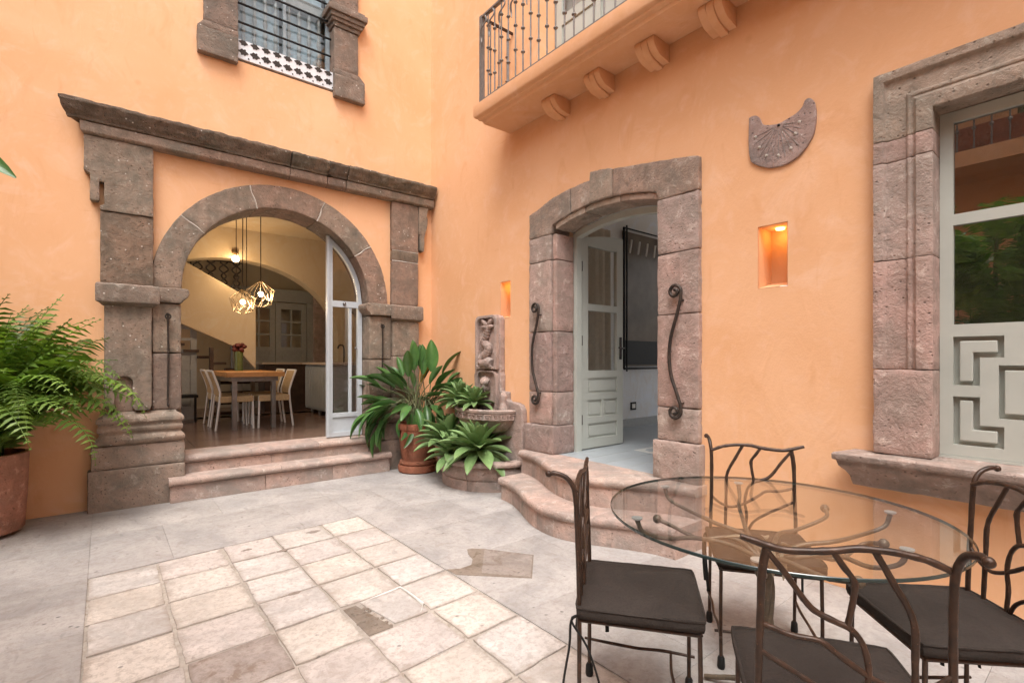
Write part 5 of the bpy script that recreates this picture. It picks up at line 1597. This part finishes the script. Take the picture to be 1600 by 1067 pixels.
# ================================================================== IRON CHAIRS
def make_chair():
    t = empty('garden_chair', (0, 0, 0))
    yb = -.205
    def back(pts, r_, name, ks=5, lean=.03):
        p3 = smooth([(u, yb - max(0, z - .47) * lean, z) for u, z in pts], ks + 3)
        rr = r_ if isinstance(r_, list) else r_
        return MB().tube(p3, rr, 9).build(name, IR, t, local=True, sm=60)
    # posts
    rp_ = smooth([(.198, yb, .03), (.192, yb, .47), (.186, yb - .008, .75), (.186, yb - .014, .86), (.189, yb - .024, .905), (.193, yb - .048, .935), (.198, yb - .085, .948), (.20, yb - .105, .945)], 5)
    MB().tube(rp_, [0.0080, 0.0087, 0.0091, 0.0091, 0.0087, 0.0084, 0.0080, 0.0084], 9).build('rear_post', IR, t, local=True, sm=60)
    MB().ball((.20, yb - .108, .945), .012, 10, 7).build('finial', IR, t, local=True, sm=60)
    back([(-.198, .03), (-.204, .47), (-.20, .72), (-.197, .83), (-.187, .90)], [0.0080, 0.0087, 0.0095, 0.0098], 'rear_post')
    back([(-.245, .921), (-.215, .913), (-.187, .905), (-.15, .898), (-.10, .90), (-.047, .907), (.0, .917), (.04, .918), (.08, .916), (.135, .906), (.186, .885)], [0.0077, 0.0087, 0.0091, 0.0084, 0.0080], 'top_rail')
    back([(-.183, .888), (-.142, .836), (-.104, .781), (-.079, .757), (-.038, .739), (-.009, .727), (.016, .693), (.028, .63), (.02, .56), (.03, .46)], [0.0073, 0.0077, 0.0073, 0.0070], 'branch')
    back([(-.047, .905), (-.025, .872), (-.004, .841), (-.004, .805), (-.015, .737)], [0.0073, 0.0077, 0.0073], 'branch')
    back([(.036, .916), (.068, .856), (.112, .764), (.117, .65), (.122, .46)], [0.0073, 0.0080, 0.0077], 'branch')
    back([(-.196, .712), (-.133, .694), (-.072, .689), (-.038, .666), (.0, .640), (.05, .612), (.10, .60), (.15, .62), (.19, .655)], [0.0070, 0.0073, 0.0066], 'branch')
    back([(-.198, .645), (-.137, .612), (-.07, .575), (-.01, .53), (.02, .47)], [0.0066, 0.0070, 0.0063], 'branch')
    # seat frame and legs
    MB().tube([(-.20, yb, .435), (.195, yb, .435)], .0075, 6).tube([(-.20, .20, .435), (.20, .20, .435)], .0075, 6).tube([(-.20, yb, .435), (-.20, .20, .435)], .0075, 6).tube([(.195, yb, .435), (.20, .20, .435)], .0075, 6).build('seat_frame', IR, t, local=True, sm=60)
    for sx in (-1, 1):
        MB().tube(smooth([(.197 * sx, .197, .43), (.199 * sx, .20, .2), (.197 * sx, .20, .03)], 4), .0078, 8).build('front_leg', IR, t, local=True, sm=60)
    for x, y in ((-.198, yb), (.198, yb), (-.197, .20), (.197, .20)):
        MB().lathe([(0, 0), (.014, 0), (.017, .01), (.015, .045), (.010, .055), (0, .056)], (x, y, 0), 12).build('foot_cap', M['black'], t, local=True, sm=50)
    for sx in (-1, 1):
        MB().tube(smooth([(.205 * sx, yb - .02, .155), (.197 * sx, -.10, .15), (.202 * sx, .0, .142), (.197 * sx, .10, .148), (.20 * sx, .222, .138)], 4), [0.0056, 0.0066, 0.0063, 0.0066, 0.0056], 7).build('stretcher', IR, t, local=True, sm=60)
    MB().tube(smooth([(-.215, .13, .128), (-.1, .125, .124), (.02, .132, .131), (.12, .124, .126), (.215, .13, .128)], 4), [0.0056, 0.0066, 0.0063], 7).build('stretcher', IR, t, local=True, sm=60)
    # cushion: boxed pad with a crowned top and piping
    mb = MB()
    N_ = 14
    hw, hd = .215, .213
    def pz(u, v):
        return .487 + .017 * (1 - abs(u) ** 4) * (1 - abs(v) ** 4) + .0018 * noise.noise(V(u * 4, v * 4, 1))
    vs = []
    for i in range(N_ + 1):
        for j in range(N_ + 1):
            u, v = -1 + 2 * i / N_, -1 + 2 * j / N_
            r_ = 1 - .025 * (abs(u) ** 8) * (abs(v) ** 8)
            vs.append((u * hw * r_, v * hd * r_, pz(u, v)))
    fs = [(i * (N_ + 1) + j, (i + 1) * (N_ + 1) + j, (i + 1) * (N_ + 1) + j + 1, i * (N_ + 1) + j + 1) for i in range(N_) for j in range(N_)]
    rim = [(i, 0) for i in range(N_)] + [(N_, j) for j in range(N_)] + [(N_ - i, N_) for i in range(N_)] + [(0, N_ - j) for j in range(N_)]
    top = [vs[i * (N_ + 1) + j] for i, j in rim]
    lay = []
    for f_, zz in ((1.02, .480), (1.022, .462), (1.005, .448), (.96, .446)):
        lay.append([(p[0] * f_, p[1] * f_, zz + .0015 * noise.noise(V(p[0] * 20, p[1] * 20, zz * 30))) for p in top])
    nb = len(vs)
    m = len(top)
    ids = [i * (N_ + 1) + j for i, j in rim]
    for q, r_ in enumerate(lay):
        vs += r_
        prev = ids if q == 0 else [nb + (q - 1) * m + i for i in range(m)]
        cur = [nb + q * m + i for i in range(m)]
        fs += [(prev[i], prev[(i + 1) % m], cur[(i + 1) % m], cur[i]) for i in range(m)]
    fs.append(tuple(nb + 3 * m + i for i in range(m)))
    mb.add(vs, fs)
    cu_ = mb.build('cushion', M['cushion'], t, local=True, sm=70)
    MB().tube([(p[0] * 1.012, p[1] * 1.012, p[2] - .002) for p in top] + [(top[0][0] * 1.012, top[0][1] * 1.012, top[0][2] - .002)], .0055, 6, caps=False).build('piping', M['cushion'], cu_, local=True, sm=60)
    for sx in (-1, 1):
        mbt = MB()
        for k_ in (0, 1):
            pth = smooth([(.195 * sx, yb + .01, .455), (.215 * sx, yb - .025, .44), (.222 * sx, yb - .03 + k_ * .06, .36), (.215 * sx, yb - .05 + k_ * .12, .24), (.21 * sx, yb - .055 + k_ * .13, .19)], 4)
            mbt.tube(pth, .0085, 6, flat=.5)
        mbt.build('cushion_tie', M['black'], cu_, local=True, sm=60)
    return t
def face(fx, fy):
    return math.atan2(-fx, fy)
ch = make_chair()
seats = [(-1.83, -4.73, (.60, -.80), 'brown iron branch chair left of the glass table, seen side on'),
         (-1.03, -4.82, (-.81, -.59), 'brown iron branch chair behind the glass table against the orange wall'),
         (-1.885, -5.39, (.83, .555), 'brown iron branch chair nearest the viewer with its back turned'),
         (-1.175, -5.515, (-.70, .71), 'brown iron branch chair right of the glass table below the window')]
for i, (x, y, f_, lab) in enumerate(seats):
    o = ch if i == 0 else copy_tree(ch)
    o.location = (x, y, 0); o.rotation_euler = (0, 0, face(*f_))
    tag(o, lab, 'chair', 'iron garden chairs round the glass table')

# ================================================================== ACROSS THE COURT (what the window mirrors)
ob = empty('balcony', (-7.4, -5, 4.4), 0, 'orange balcony across the court, mirrored in the large window', 'balcony')
MB().box(-7.9, -6.8, -9.5, -1.5, 4.38, 4.62).build('slab', M['plaster'], ob)
MB().box(-6.86, -6.83, -9.5, -1.5, 5.45, 5.48).build('top_rail', M['rail'], ob)
for i in range(30):
    b = MB().tube([(-6.845, -8.0 + i * .2, 4.62), (-6.845, -8.0 + i * .2, 5.45)], .012, 6).ball((-6.845, -8.0 + i * .2, 4.95), .03, 8, 5)
    b.build('baluster', M['rail'], ob, sm=60)
pl_ = empty('planter', (-7.2, -5, 4.63), 0, 'terracotta trough on the far balcony, mirrored in the large window', 'planter')
MB().box(-7.35, -7.0, -6.6, -3.2, 4.63, 5.05).build('trough', M['terra'], pl_, bevel=.02)
ph_mesh = mesh_only(frond(.75, 1.7, 16, 5, .20), 'split_leaf', M['philo'], 180)
def bush(name, loc, n, rad, h, label, seed):
    t = empty(name, loc, 0, label, 'plant')
    r_ = random.Random(seed)
    MB().tube([(0, 0, 0), (.03, .02, h * .5), (.0, .0, h)], [.05, .04, .02], 8).build('stem', M['stem'], t, local=True)
    for i in range(n):
        az = r_.uniform(0, 2 * PI); q = r_.random()
        p = V(math.cos(az) * rad * q ** .5, math.sin(az) * rad * q ** .5, r_.uniform(.25, 1.0) * h)
        o = put(ph_mesh, 'leaf', t, p, (r_.uniform(-.4, .7), r_.uniform(-.5, .5), az - PI / 2))
        s_ = r_.uniform(.6, 1.1); o.scale = (s_, s_, s_)
    return t
bush('philodendron', (-5.2, -4.85, 0), 300, .95, 2.9, 'split leaf philodendron across the court, mirrored in the large window', 4)
bush('balcony_plant', (-7.2, -4.9, 5.0), 40, .8, 1.0, 'leafy plant on the far balcony, mirrored in the large window', 8)
